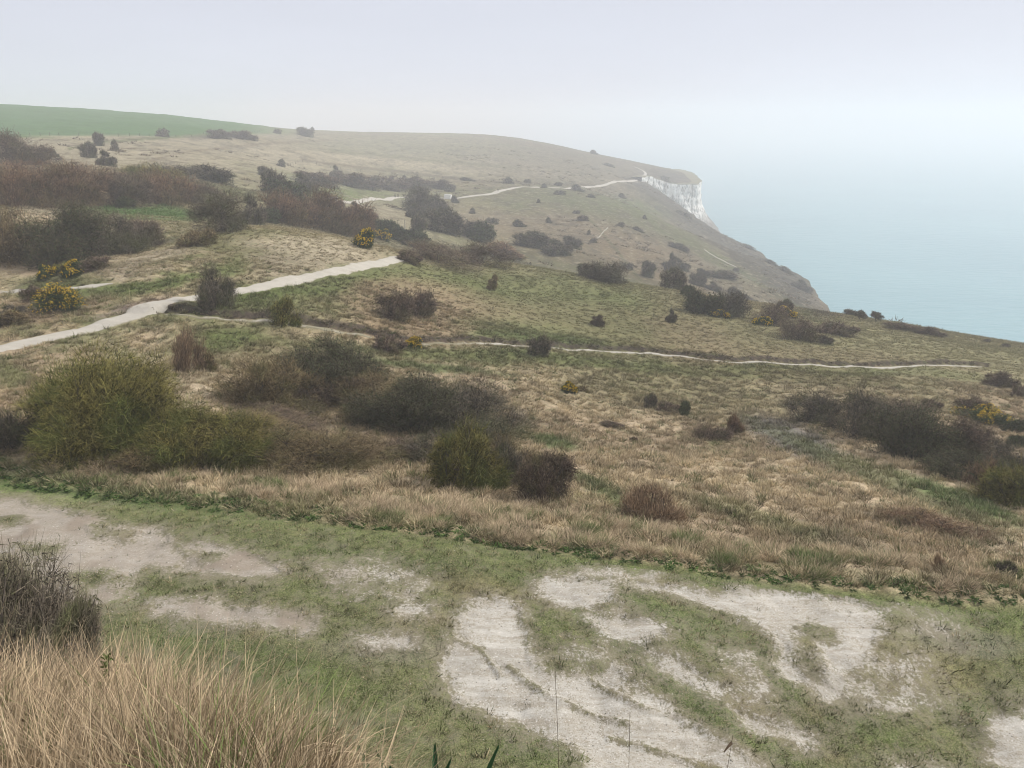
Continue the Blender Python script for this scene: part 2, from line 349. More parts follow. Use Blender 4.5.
for _px, _w, _c, _k in [([(70,149),(100,142),(160,138),(250,132)], 1.6, GREEN*.9, .8), ([(118,170),(180,153),(260,144),(330,140)], 1.3, BROWN*.8, .6), ([(480,160),(560,176),(640,182)], 1.2, PALE, .5),
        ([(300,160),(400,172),(480,181),(600,186)], 1.5, BROWN*.6, .7), ([(560,190),(600,230),(640,280)], 1.4, GREEN, .5), ([(708,252),(740,270),(770,290),(800,308)], 1.8, GREEN*1.1, .7), ([(640,196),(680,226),(720,246),(760,280),(800,305)], 1.6, SCRUB, .6),
        ([(700,238),(750,262),(800,300)], 1.5, SCRUB, .6), ([(330,150),(420,160),(520,168)], 2.0, GREEN*.8, .35), ([(250,150),(360,158),(470,172)], 1.5, PALE*1.1, .5)]:
    _d, _, _ = seg_dist(PU + 3 * n2, PV + 1.2 * n2, _px); mixc(_c, _k * sstep(_w * 1.3, _w * .5, _d) * (R > 130))
C = C * (1 - .14 * far - .28 * (sstep(400, 600, PU) * far))[..., None]
# terrace turf, verge and bank
tt = trail
mixc(TURF, tt); mixc(GREEN * 1.05, tt * .75 * sstep(-1.7, -.2, sdE)); mixc(LUSH * .9, sstep(-.7, 0, sdE) * sstep(1.4, .3, sdE) * (GY > 5) * sstep(420, 120, PU) * .8 * (R < 40))
mixc(GREEN * .7 + STRAW * .3, sstep(0, .3, sdE) * sstep(2.4, .8, sdE) * (R < 40) * .5)
mixc(TURF * .8, tt * .5 * sstep(0, .5, n1)); mixc(BROWN * 1.05, tt * .35 * sstep(.1, .6, n2) )
DKG = np.array([.075, .105, .030])
for _u, _v, _a, _b, _c, _w, _r in [(640,655,120,11,DKG,.85,36),(720,715,110,12,DKG,.85,33),(660,612,45,10,DKG,.8,22),(720,640,60,18,DKG,.7,25),(560,630,50,14,GREEN*.9,.6,35),(545,752,55,22,DKG,.7,10),
        (790,688,28,12,DKG,.8,35),(820,632,20,9,DKG,.9,10),(975,712,22,9,DKG,.8,30),(870,730,40,10,DKG,.6,20),(250,660,130,20,DKG,.7,14),(330,700,60,30,GREEN*.8,.6,20),(130,595,60,9,GREEN,.6,5),(120,570,40,8,GREEN,.6,0),
        (420,565,160,12,DKG,.6,8),(650,570,200,8,DKG,.6,8),(900,608,140,10,DKG,.6,6),(360,590,90,14,GREEN*.9,.5,0),(240,545,70,12,GREEN*.9,.5,6),(60,500,80,6,GREEN*.7+SOIL*.3,.5,6),(900,660,90,30,BROWN*.6+GREEN*.4,.55,10),(480,590,60,14,BROWN*.6+GREEN*.4,.5,10),(400,650,80,14,np.array([.15,.15,.10]),.5,0),(960,640,60,14,np.array([.16,.16,.12]),.5,8)]:
    a_ = math.radians(_r); _x = ((PU + 10 * n2 - _u) * math.cos(a_) + (PV + 5 * n2 - _v) * math.sin(a_)) / _a; _y = (-(PU + 10 * n2 - _u) * math.sin(a_) + (PV + 5 * n2 - _v) * math.cos(a_)) / _b
    mixc(_c, _w * sstep(1.35, .6, np.hypot(_x, _y)) * tt)
bankm = (R < 11) * 1.0
mixc(BROWN * .9, bankm * .8); mixc(GREEN * .9, sstep(6.5, 8.5, R) * sstep(12.5, 10.5, R) * .8 * (GY > 0))
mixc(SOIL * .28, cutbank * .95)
mixc(np.array([.1, .085, .06]), sstep(-96, -101, Zg) * 0.6)
mixc(np.array([.11, .095, .065]), sstep(0, 3, dropg) * .9)
C = np.clip(C, .01, .9)

# bare chalk on the terrace, outlines in survey pixels
CHALK = [
 [(470,606),(495,602),(520,612),(528,640),(532,662),(560,672),(600,668),(625,684),(668,704),(700,720),(740,742),(775,768),(820,800),(600,800),(592,768),(575,740),(545,728),(505,714),(470,698),(446,682),(440,668),(452,640),(462,620)],
 [(540,585),(565,580),(590,582),(614,590),(612,605),(585,614),(560,610),(535,598)],
 [(568,583),(600,586),(660,594),(700,606),(745,618),(775,636),(790,655),(815,652),(840,668),(870,655),(880,630),(868,612),(830,600),(800,592),(740,590),(705,594),(660,588),(600,581)],
 [(560,577),(600,574),(660,577),(655,583),(600,581)],
 [(585,622),(620,620),(665,630),(668,640),(640,645),(610,640)],
 [(592,672),(612,668),(640,684),(668,700),(650,704),(620,692)],
 [(646,652),(672,658),(700,672),(730,684),(715,692),(680,680),(655,668)],
 [(812,625),(800,640),(772,656),(790,672),(830,690),(880,682),(875,668),(830,668),(815,650)],
 [(992,690),(1024,688),(1080,690),(1090,760),(1024,744),(996,722)],
 [(-60,500),(10,500),(60,512),(110,528),(150,545),(175,550),(210,546),(260,560),(285,578),(250,584),(200,576),(150,570),(120,590),(80,592),(40,580),(20,560),(-60,545)],
 [(150,606),(200,604),(250,614),(315,622),(310,634),(250,628),(190,622),(160,616)],
 [(40,590),(90,585),(130,600),(100,608),(60,604)],
 [(120,528),(160,530),(170,545),(140,548)],
 [(360,640),(410,640),(412,650),(370,652)],[(396,612),(430,610),(430,620),(400,620)],[(905,742),(960,740),(1000,768),(960,790),(920,780)],
 [(730,700),(780,712),(820,722),(815,730),(760,722)],[(800,600),(850,598),(890,612),(880,625),(850,620)],
]
FAINT = [[(300,566),(380,560),(440,580),(420,610),(330,600)],[(820,640),(930,640),(960,690),(900,700),(830,690)],[(900,600),(980,610),(960,640),(900,630)],[(500,700),(540,690),(560,700),(520,712)],[(560,640),(640,650),(600,668),(540,660)],[(700,640),(760,645),(790,700),(740,705)]]
trm = (R > 9) & (R < 40) & (np.abs(AZ) < math.radians(46))
def px_poly(poly):
    a = np.array(poly, float); x, y, z = ray(a[:, 0], a[:, 1]); t = -12.05 / z; return [(float(p), float(q)) for p, q in zip(x * t, y * t)]
ch = np.full(Zg.shape, -3.0)
gx, gy = GX[trm], GY[trm]; best = np.full(gx.shape, -3.0)
for poly in CHALK:
    q = px_poly(poly); d, _, _ = seg_dist(gx, gy, q, True); ins = inside(gx, gy, q); best = np.maximum(best, np.where(ins, d, -d))
for poly in FAINT:
    q = px_poly(poly); d, _, _ = seg_dist(gx, gy, q, True); ins = inside(gx, gy, q); best = np.maximum(best, np.where(ins, np.minimum(d, .25) - .32, -d - .2))
ch[trm] = np.clip(best, -3, 1.0)
for _is in ([(58,580),(108,572),(130,586),(80,593)], [(18,548),(62,550),(52,560),(20,560)], [(92,530),(142,534),(132,543),(100,541)], [(178,550),(222,558),(204,569)], [(-40,520),(20,516),(30,524),(-30,532)], [(150,572),(200,576),(190,584),(150,582)]):
    q = px_poly(_is); d, _, _ = seg_dist(gx, gy, q, True); ins = inside(gx, gy, q); ch[trm] = np.minimum(ch[trm], np.where(ins, -d, d) - .05)
for _cut in ([(508,664),(545,688),(590,706),(628,717)], [(590,675),(618,691),(645,704),(670,707)], [(566,581),(600,583),(632,587)], [(700,612),(740,622),(775,640)], [(450,640),(480,650),(500,670)], [(610,730),(660,742),(720,760)]):
    d, _, _ = seg_dist(gx, gy, px_poly(_cut)); ch[trm] = np.minimum(ch[trm], (d - .05) * 2.5)
isl = px_poly([(796,634),(812,632),(822,650),(832,674),(806,668),(786,652)]); d, _, _ = seg_dist(gx, gy, isl, True); ins = inside(gx, gy, isl)
ch[trm] = np.minimum(ch[trm], np.where(ins, -d, d))
isl = px_poly([(795,625),(815,620),(838,630),(838,640),(815,638)]); d, _, _ = seg_dist(gx, gy, isl, True); ins = inside(gx, gy, isl)
ch[trm] = np.minimum(ch[trm], np.where(ins, -d, d))
ch = np.where(sdE > -.35, np.minimum(ch, -1), ch)
chn = ch + .16 * fbm(GX / .5, GY / .5, 4, 41)
Zg = Zg - .05 * sstep(-.05, .12, chn) * (R < 40)               # turf edge stands a few centimetres above bare chalk

# ---------------------------------------------------------------- materials
def new_mat(name):
    m = bpy.data.materials.new(name); m.use_nodes = True; t = m.node_tree; b = t.nodes['Principled BSDF']
    b.inputs['Specular IOR Level'].default_value = .15; b.inputs['Roughness'].default_value = .9
    return m, t, b
def nd(t, k, **kw):
    x = t.nodes.new(k)
    for a, b in kw.items(): setattr(x, a, b)
    return x
def noise(t, scale, detail=4, rough=.6, vec=None, out='Fac', dist=0):
    x = nd(t, 'ShaderNodeTexNoise'); x.inputs['Scale'].default_value = scale; x.inputs['Detail'].default_value = detail
    x.inputs['Roughness'].default_value = rough; x.inputs['Distortion'].default_value = dist
    if vec is not None: t.links.new(vec, x.inputs['Vector'])
    return x.outputs[out]
def mrange(t, src, a, b, c, d):
    x = nd(t, 'ShaderNodeMapRange'); t.links.new(src, x.inputs[0])
    for i, v in enumerate((a, b, c, d)): x.inputs[i + 1].default_value = v
    return x.outputs[0]
def cmix(t, fac, a, b, mode='MIX'):
    x = nd(t, 'ShaderNodeMix', data_type='RGBA', blend_type=mode)
    for s, i in ((fac, 0), (a, 6), (b, 7)):
        if isinstance(s, (float, int)): x.inputs[i].default_value = s
        elif isinstance(s, tuple): x.inputs[i].default_value = s if len(s) == 4 else s + (1,)
        else: t.links.new(s, x.inputs[i])
    return x.outputs[2]
def math_(t, op, a, b=None):
    x = nd(t, 'ShaderNodeMath', operation=op)
    for i, s in enumerate((a, b)):
        if s is None: continue
        if isinstance(s, (float, int)): x.inputs[i].default_value = s
        else: t.links.new(s, x.inputs[i])
    return x.outputs[0]
def attr(t, name, out='Color', typ='GEOMETRY'):
    x = nd(t, 'ShaderNodeAttribute', attribute_type=typ, attribute_name=name); return x.outputs[out]

def chalk_colour(t, vec):
    c = cmix(t, noise(t, 1.3, 5, .6, vec), (.36, .325, .265), (.54, .51, .45))
    c = cmix(t, mrange(t, noise(t, 9, 5, .75, vec), .48, .66, 0, .7), c, (.32, .275, .205))
    c = cmix(t, mrange(t, noise(t, 30, 3, .75, vec), .54, .63, 0, .75), c, (.17, .145, .10))
    c = cmix(t, mrange(t, noise(t, .7, 5, .7, vec), .5, .62, 0, .55), c, (.33, .305, .26))
    ms = nd(t, 'ShaderNodeMapping'); ms.inputs['Rotation'].default_value = (0, 0, math.radians(38)); ms.inputs['Scale'].default_value = (.35, 2.2, 1); t.links.new(vec, ms.inputs[0])
    c = cmix(t, mrange(t, noise(t, 1.6, 5, .7, ms.outputs[0]), .5, .66, 0, .5), c, (.62, .595, .535)); c = cmix(t, mrange(t, noise(t, 2.3, 5, .7, ms.outputs[0]), .54, .66, 0, .5), c, (.27, .23, .17))
    vo = nd(t, 'ShaderNodeTexVoronoi'); vo.inputs['Scale'].default_value = 11; t.links.new(vec, vo.inputs['Vector'])
    return cmix(t, mrange(t, vo.outputs['Distance'], .14, .22, .7, 0), c, (.66, .63, .57))

def ground_material():
    m, t, b = new_mat('ground'); geo = nd(t, 'ShaderNodeNewGeometry'); vec = geo.outputs['Position']
    mac = attr(t, 'macro'); ch_ = attr(t, 'chalk', 'Fac'); turf = attr(t, 'turf', 'Fac')
    fine = noise(t, 26, 4, .7, vec); mid = noise(t, 4.5, 5, .7, vec); big = noise(t, .55, 5, .65, vec); far_ = noise(t, .09, 6, .7, vec)
    k = math_(t, 'MULTIPLY', mrange(t, fine, .38, .62, .45, 1.55), mrange(t, mid, .35, .65, .65, 1.35))
    k = math_(t, 'MULTIPLY', k, mrange(t, big, .3, .7, .82, 1.16)); k = math_(t, 'MULTIPLY', k, mrange(t, far_, .3, .7, .85, 1.14))
    hs = nd(t, 'ShaderNodeVectorMath', operation='SCALE'); t.links.new(mac, hs.inputs[0]); t.links.new(k, hs.inputs['Scale'])
    c = cmix(t, mrange(t, noise(t, 1.7, 5, .7, vec), .5, .68, 0, .42), hs.outputs[0], (.10, .125, .04))
    c = cmix(t, mrange(t, noise(t, 2.6, 5, .75, vec), .56, .7, 0, .4), c, (.15, .105, .065))
    fm = attr(t, 'farm', 'Fac'); st = nd(t, 'ShaderNodeMapping'); st.inputs['Scale'].default_value = (1, .45, 1); t.links.new(vec, st.inputs[0])
    d1 = math_(t, 'MULTIPLY', mrange(t, noise(t, .17, 7, .82, st.outputs[0]), .48, .60, 0, .75), fm); c = cmix(t, d1, c, (.085, .072, .045))
    d2 = math_(t, 'MULTIPLY', mrange(t, noise(t, .35, 6, .85, vec), .53, .62, 0, .5), fm); c = cmix(t, d2, c, (.46, .40, .28))
    # trodden turf: straw flecks, worn grey-brown specks of chalk soil
    fleck = mrange(t, noise(t, 36, 3, .8, vec), .50, .64, 0, .8); fleck = math_(t, 'MULTIPLY', fleck, turf)
    c = cmix(t, fleck, c, (.30, .265, .17))
    worn = math_(t, 'MULTIPLY', mrange(t, noise(t, .9, 6, .78, vec), .50, .64, 0, .45), turf); c = cmix(t, worn, c, (.235, .205, .15))
    # bare chalk where the survey says so, with a ragged edge
    e = math_(t, 'ADD', ch_, mrange(t, noise(t, 1.6, 6, .72, vec), .3, .7, -.30, .30)); e = math_(t, 'ADD', e, mrange(t, noise(t, 11, 5, .85, vec), .35, .65, -.30, .30))
    worn2 = math_(t, 'MULTIPLY', mrange(t, math_(t, 'ADD', e, mrange(t, noise(t, 5, 5, .8, vec), 0, 1, -.5, .5)), -.55, .1, 0, .8), turf); c = cmix(t, worn2, c, (.25, .215, .16))
    mask = mrange(t, e, -.02, .12, 0, .95); mask = math_(t, 'MULTIPLY', mask, mrange(t, noise(t, 3.2, 6, .8, vec), .56, .66, 1, .25))
    cc = cmix(t, math_(t, 'MULTIPLY', attr(t, 'dust', 'Fac'), .85), chalk_colour(t, vec), (.25, .20, .15)); c = cmix(t, mask, c, cc)
    t.links.new(c, b.inputs['Base Color']); b.inputs['Specular IOR Level'].default_value = .05
    bp = nd(t, 'ShaderNodeBump'); bp.inputs['Strength'].default_value = .6; bp.inputs['Distance'].default_value = .02
    hsum = math_(t, 'ADD', math_(t, 'MULTIPLY', fine, .6), mid); t.links.new(hsum, bp.inputs['Height'])
    bp2 = nd(t, 'ShaderNodeBump'); t.links.new(math_(t, 'MULTIPLY', attr(t, 'farm', 'Fac'), .8), bp2.inputs['Strength']); bp2.inputs['Distance'].default_value = 1.5
    t.links.new(noise(t, .5, 6, .7, vec), bp2.inputs['Height']); t.links.new(bp2.outputs[0], bp.inputs['Normal'])
    t.links.new(bp.outputs[0], b.inputs['Normal'])
    return m
G_MAT = ground_material()

V = np.stack([GX, GY, Zg + EYE], -1).reshape(-1, 3)
ii, jj = np.meshgrid(np.arange(NA - 1), np.arange(NR - 1), indexing='ij'); q = (ii * NR + jj).ravel()
faces = np.stack([q, q + 1, q + NR + 1, q + NR], 1)
keep = ~((Zg <= -103.9).ravel()[faces].all(1))
wrap = np.stack([np.full(NR - 1, 0) + np.arange(NR - 1), (NA - 1) * NR + np.arange(NR - 1), (NA - 1) * NR + np.arange(1, NR), np.arange(1, NR)], 1)
# close the small hole under the viewpoint
cidx = len(V); V = np.concatenate([V, [[0, 0, EYE - 1.68]]])
fan = np.stack([np.full(NA - 1, cidx), (np.arange(NA - 1)) * NR, (np.arange(1, NA)) * NR], 1)
fan = fan[:, [0, 1, 2]]
at = {'macro': np.concatenate([(C * (1 - (sstep(150, 100, R) * rough * (R > 10))[..., None] * np.array([.16, .17, .12]))).reshape(-1, 3), [[.1, .1, .05]]]), 'chalk': np.concatenate([ch.ravel(), [-3]]), 'turf': np.concatenate([trail.ravel(), [0]]), 'dust': np.concatenate([(sstep(420, 260, PU) * (.55 + .45 * sstep(0, -.4, n2))).ravel(), [0]]), 'farm': np.concatenate([(sstep(110, 200, R) * (1 - .9 * (sstep(3, -1, PV - (137 - .012 * PU)) * (R > 200) * sstep(330, 230, PU)))).ravel(), [0]])}
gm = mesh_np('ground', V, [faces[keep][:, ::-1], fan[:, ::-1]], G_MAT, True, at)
ground = link('ground', gm); tag(ground, 'chalk downland slope of short turf and straw coloured grass above the sea', 'ground', kind='structure')

# ---------------------------------------------------------------- footpaths: sheets just above the ground
def path_material(worn=0.):
    m, t, b = new_mat('path_chalk'); vec = nd(t, 'ShaderNodeNewGeometry').outputs['Position']
    c = chalk_colour(t, vec); c = cmix(t, .6, c, (.42, .385, .32)); c = cmix(t, mrange(t, math_(t, 'ADD', noise(t, .8, 5, .7, vec), attr(t, 'worn', 'Fac')), .62, .85, 0, .85), c, (.19, .17, .095)); t.links.new(c, b.inputs['Base Color'])
    bp = nd(t, 'ShaderNodeBump'); bp.inputs['Strength'].default_value = .5; bp.inputs['Distance'].default_value = .03
    t.links.new(noise(t, 20, 4, .7, vec), bp.inputs['Height']); t.links.new(bp.outputs[0], b.inputs['Normal']); return m
P_MAT = path_material()
PLAB = {'main': 'broad pale chalk path crossing the slope from the left to the dark thicket', 'branch': 'short pale path at the left edge passing the flowering gorse',
        'contour': 'thin white path following the slope level to the right', 'far': 'distant pale path crossing the combe and climbing towards the cliff top',
        'clifftop': 'bend of the distant pale path on the brow above the cliff', 'slope': 'thin white path on the far steep slope above the sea', 'steps': 'faint short track on the far hillside'}
for k, (w, P) in PATHS.items():
    P = densify(P, .35 if w < 2.3 else 1.2); T = np.gradient(P, axis=0); T /= np.linalg.norm(T, axis=1)[:, None]; N = np.stack([-T[:, 1], T[:, 0]], 1)
    P = smooth(P, 3); s = np.arange(len(P)) * (.35 if w < 2.3 else 1.2)
    wl_ = w / 2 * (1 + .3 * fbm(s / 4, s * 0 + 3, 3, 60)); wr_ = w / 2 * (1 + .3 * fbm(s / 4, s * 0 + 20, 3, 62))
    if k == 'main': wl_ = wl_ * (1 + .1 * sstep(60, 75, np.hypot(P[:, 0], P[:, 1])))
    taper = np.minimum(1, np.minimum(np.arange(len(P)), np.arange(len(P))[::-1]) / 6 + .25); wl_ = wl_ * taper; wr_ = wr_ * taper
    fr = np.linspace(-1, 1, 11); off = np.where(fr[None] < 0, fr[None] * wr_[:, None], fr[None] * wl_[:, None])
    X = P[:, 0:1] + N[:, 0:1] * off; Y = P[:, 1:2] + N[:, 1:2] * off
    lift = (.06 if w < 2.3 else .14) * (1 - np.abs(fr) ** 6)[None] + (.0 if w < 2.3 else .05)
    zz = H(X, Y) + lift
    vv = np.stack([X, Y, zz + EYE], -1).reshape(-1, 3); a, b_ = np.meshgrid(np.arange(len(P) - 1), np.arange(10), indexing='ij'); q = (a * 11 + b_).ravel()
    o = link('footpath', mesh_np('footpath', vv, np.stack([q, q + 11, q + 12, q + 1], 1)[:, ::-1], P_MAT, True, {'worn': np.repeat(sstep(520, 440, to_px(P[:, 0], P[:, 1], H(P[:, 0], P[:, 1]))[0]) * .30 if k == 'contour' else np.zeros(len(P)) + {'steps': .2, 'branch': .05}.get(k, 0.), 11) + np.tile(np.abs(fr) ** 4 * .22, len(P))}))
    tag(o, PLAB[k], 'path', kind='structure')

# ---------------------------------------------------------------- sea
m, t, b = new_mat('sea'); vec = nd(t, 'ShaderNodeNewGeometry').outputs['Position']
c = cmix(t, mrange(t, noise(t, .006, 4, .6, vec), .35, .65, 0, 1), (.145, .295, .325), (.18, .345, .365)); t.links.new(c, b.inputs['Base Color'])
b.inputs['Roughness'].default_value = .28; b.inputs['IOR'].default_value = 1.33; b.inputs['Specular IOR Level'].default_value = .5
mpn = nd(t, 'ShaderNodeMapping'); mpn.inputs['Rotation'].default_value = (0, 0, math.radians(14)); mpn.inputs['Scale'].default_value = (.35, 1, 1); t.links.new(vec, mpn.inputs[0])
bp = nd(t, 'ShaderNodeBump'); bp.inputs['Strength'].default_value = .9; bp.inputs['Distance'].default_value = 1.8
t.links.new(noise(t, .16, 6, .62, mpn.outputs[0], dist=.4), bp.inputs['Height']); t.links.new(bp.outputs[0], b.inputs['Normal'])
rs = np.array([0, 300, 600, 1000, 1800, 3000, 5900.]); aa = np.linspace(0, 2 * math.pi, 97)[:-1]
sv = [(0, 0, 0)] + [(r * math.cos(a), r * math.sin(a), 0) for r in rs[1:] for a in aa]; nf = len(aa)
tri = np.array([(0, 1 + i, 1 + (i + 1) % nf) for i in range(nf)]); qd = np.array([(1 + k * nf + i, 1 + (k + 1) * nf + i, 1 + (k + 1) * nf + (i + 1) % nf, 1 + k * nf + (i + 1) % nf) for k in range(len(rs) - 2) for i in range(nf)])
sea = link('sea', mesh_np('sea', np.array(sv, float), [tri, qd], m)); tag(sea, 'calm pale turquoise sea fading into the mist', 'sea', kind='structure')

# ---------------------------------------------------------------- chalk cliff of the headland
cl = smooth(densify([(100,612),(106,626),(112,637),(124,645),(139,649),(153.5,656),(164,686),(172,760),(183,850),(176,1000)], 1.2), 6)
T = np.gradient(cl, axis=0); T /= np.linalg.norm(T, axis=1)[:, None]; N = np.stack([T[:, 1], -T[:, 0]], 1)
sl = np.arange(len(cl)) * 1.2; ns, nh = len(cl), 70
inl = cl - N * 11.0; ztop = H(inl[:, 0], inl[:, 1]) - .2
t_ = np.linspace(0, 1, nh)
SS, TT = np.meshgrid(sl, t_, indexing='ij')
zc_ = ztop[:, None] * (1 - TT) + (-101.5) * TT
hh = ztop[:, None] - zc_
outw = hh * .05 + 1.3 * fbm(SS / 7, hh / 11, 4, 70) + .8 * fbm(SS / 2.2, hh / 5, 3, 71) + .5 * np.sin(hh * 1.1 + fbm(SS / 20, hh / 20, 2, 72) * 3) * .4
outw += np.maximum(0, hh - 18) ** 1.25 * .30 * (.8 + .4 * fbm(SS / 6, hh * 0, 2, 73))
X = cl[:, 0:1] + N[:, 0:1] * outw; Y = cl[:, 1:2] + N[:, 1:2] * outw
capX = inl[:, 0:1]; capY = inl[:, 1:2]
X = np.concatenate([capX, X], 1); Y = np.concatenate([capY, Y], 1); ZZ_ = np.concatenate([ztop[:, None] - .3, zc_], 1)
vv = np.stack([X, Y, ZZ_ + EYE], -1).reshape(-1, 3); a, b_ = np.meshgrid(np.arange(ns - 1), np.arange(nh), indexing='ij'); q = (a * (nh + 1) + b_).ravel()
hgt = np.concatenate([hh[:, :1] * 0, hh], 1).ravel(); along = np.repeat(sl, nh + 1)
m, t, b = new_mat('cliff_chalk'); vec = nd(t, 'ShaderNodeNewGeometry').outputs['Position']
mpn = nd(t, 'ShaderNodeMapping'); mpn.inputs['Scale'].default_value = (1, 1, .32); t.links.new(vec, mpn.inputs[0])
c = cmix(t, mrange(t, noise(t, .35, 5, .7, mpn.outputs[0]), .38, .62, 0, 1), (.86, .84, .78), (.66, .63, .57))
c = cmix(t, mrange(t, noise(t, .30, 6, .85, mpn.outputs[0]), .51, .56, 0, .75), c, (.13, .115, .09))
c = cmix(t, mrange(t, noise(t, .6, 4, .8, vec), .60, .66, 0, .7), c, (.16, .14, .11))
g = math_(t, 'ADD', attr(t, 'down', 'Fac'), mrange(t, noise(t, .15, 5, .7, vec), 0, 1, -10, 10))
c = cmix(t, mrange(t, g, 25, 34, 0, .9), c, (.15, .13, .10)); c = cmix(t, mrange(t, attr(t, 'down', 'Fac'), .3, 1.0, 1, 0), c, (.2, .18, .1)); t.links.new(c, b.inputs['Base Color'])
cf = link('chalk_cliff', mesh_np('chalk_cliff', vv, np.stack([q, q + 1, q + nh + 2, q + nh + 1], 1)[:, ::-1], m, False, {'down': hgt}))
tag(cf, 'white chalk cliff face streaked grey at the tip of the headland', 'cliff', kind='structure')

# ---------------------------------------------------------------- haze
HZ = 6200; hb, ht = -5.2, EYE + 45
hv = np.array([(x, y, z) for z in (hb, ht) for x, y in ((-HZ, -HZ), (HZ, -HZ), (HZ, HZ), (-HZ, HZ))], float)
m = bpy.data.materials.new('haze'); m.use_nodes = True; t = m.node_tree; t.nodes.clear(); out = nd(t, 'ShaderNodeOutputMaterial'); pvn = nd(t, 'ShaderNodeVolumePrincipled')
pvn.inputs['Anisotropy'].default_value = .15; pvn.inputs['Color'].default_value = (.965, .98, 1, 1); pvn.inputs['Density'].default_value = .00094; t.links.new(pvn.outputs[0], out.inputs['Volume'])
hz = link('haze', mesh_np('haze', hv, np.array([(0,3,2,1),(4,5,6,7),(0,1,5,4),(1,2,6,5),(2,3,7,6),(3,0,4,7)]), m)); tag(hz, 'pale sea mist thickening towards the horizon', 'haze', kind='stuff')

# ---------------------------------------------------------------- plants: twig and blade generators
def unit(a): return a / (np.linalg.norm(a, axis=-1, keepdims=True) + 1e-9)

def ribbons(P, Dr, Ln, Wd, segs, droop, rng, tip=.25, scale=(1, 1, 1)):
    """thin curved tapering ribbons from points P along Dr; returns verts, quads, t"""
    n = len(P); side = unit(np.cross(Dr, unit(rng.normal(size=(n, 3))))); V = []; T = []
    for k in range(segs + 1):
        f = k / segs
        c = P + Dr * (Ln * f)[:, None]; c[:, 2] -= droop * Ln * f * f
        w = (Wd * (1 - (1 - tip) * f) * .5)[:, None] * side
        V += [c - w, c + w]; T += [np.full(n, f)] * 2
    V = np.stack(V, 1).reshape(-1, 3); T = np.stack(T, 1).ravel(); m = 2 * (segs + 1)
    b = np.arange(n) * m; Q = np.concatenate([np.stack([b + 2 * k, b + 2 * k + 1, b + 2 * k + 3, b + 2 * k + 2], 1) for k in range(segs)])
    return V, Q, T

def lobes(rng, k, flat=.9):
    c = np.zeros((k, 3)); r = np.zeros(k)
    for i in range(k):
        a = rng.uniform(0, 6.283); d = math.sqrt(rng.uniform(0, 1)) * .62 if i else 0
        r[i] = rng.uniform(.22, .47) * (1 - .2 * d); hgt = (1 - .7 * d * d) * rng.uniform(.5, 1.05)
        c[i] = (d * math.cos(a), d * math.sin(a), max(hgt - r[i] * flat, .08))
    return c, r

def twig_mesh(name, seed, n, width, kind, mat, k=9, leaf=0, seg=2, size=1.0, upright=.5):
    """crown of a leafless or small leaved shrub in a unit dome (radius 1, height 1)"""
    rng = np.random.default_rng(seed); c, r = lobes(rng, k)
    w = r ** 2; w /= w.sum(); L_ = rng.choice(k, n, p=w)
    d = unit(rng.normal(size=(n, 3))); d[:, 2] = np.where(d[:, 2] < -.15, -d[:, 2] * .5, d[:, 2])
    rad = r[L_] * (rng.uniform(0, 1, n) ** .42)
    P = c[L_] + d * rad[:, None]
    # skirts reach down to the ground
    low = rng.uniform(0, 1, n) < .34; P[low, 2] *= rng.uniform(0, .8, low.sum())
    P[:, 2] = np.maximum(P[:, 2], 0.0)
    Dr = unit(d * .55 + np.stack([P[:, 0] * .5, P[:, 1] * .5, np.full(n, upright)], 1) + rng.normal(size=(n, 3)) * .62)
    Ln = rng.uniform(.10, .26, n) * size; sh = rng.uniform(0, 1, n) < .05; Ln[sh] *= 2.0
    P = P - Dr * (Ln * .5)[:, None]; P[:, 2] = np.maximum(P[:, 2], -.05)
    Wd = width * rng.uniform(.6, 1.5, n)
    V, Q, T = ribbons(P, Dr, Ln, Wd, seg, rng.uniform(-.35, .45, n), rng)
    rnd = np.repeat(rng.uniform(0, 1, n), 2 * (seg + 1)); faces = [Q]
    if leaf:
        nl = int(n * leaf); i = rng.integers(0, n, nl); f = rng.uniform(.3, 1.05, nl)
        pc = P[i] + Dr[i] * (Ln[i] * f)[:, None]; a = unit(rng.normal(size=(nl, 3))); b_ = unit(np.cross(a, rng.normal(size=(nl, 3)))); s_ = (width * rng.uniform(1.6, 3.6, nl))[:, None]
        LV = np.stack([pc - a * s_ * .6, pc + b_ * s_ * .45, pc + a * s_ * .8, pc - b_ * s_ * .45], 1).reshape(-1, 3)
        off = len(V); V = np.concatenate([V, LV]); faces.append(np.arange(nl * 4).reshape(-1, 4) + off)
        T = np.concatenate([T, np.full(nl * 4, 1.5)]); rnd = np.concatenate([rnd, np.repeat(rng.uniform(0, 1, nl), 4)])
    return mesh_np(name, V, faces, mat, False, {'t': T, 'rnd': rnd}), (c, r)

def tube(P0, P1, r0, r1, n=5, bend=0, rng=None, segs=3):
    P0, P1 = np.array(P0, float), np.array(P1, float); d = P1 - P0; a = unit(np.cross(d, [.3, .2, .9])[None])[0]; b = unit(np.cross(d, a)[None])[0]
    off = (rng.normal(size=3) * bend if rng is not None else np.zeros(3)); V = []
    for k in range(segs + 1):
        f = k / segs; c = P0 + d * f + off * math.sin(math.pi * f); r = r0 + (r1 - r0) * f
        V += [c + r * (a * math.cos(6.2832 * i / n) + b * math.sin(6.2832 * i / n)) for i in range(n)]
    Q = [(k * n + i, k * n + (i + 1) % n, (k + 1) * n + (i + 1) % n, (k + 1) * n + i) for k in range(segs) for i in range(n)]
    return np.array(V), np.array(Q)
def join(parts):
    V, Q, o = [], [], 0
    for v, q in parts: V.append(v); Q.append(q + o); o += len(v)
    return np.concatenate(V), np.concatenate(Q)

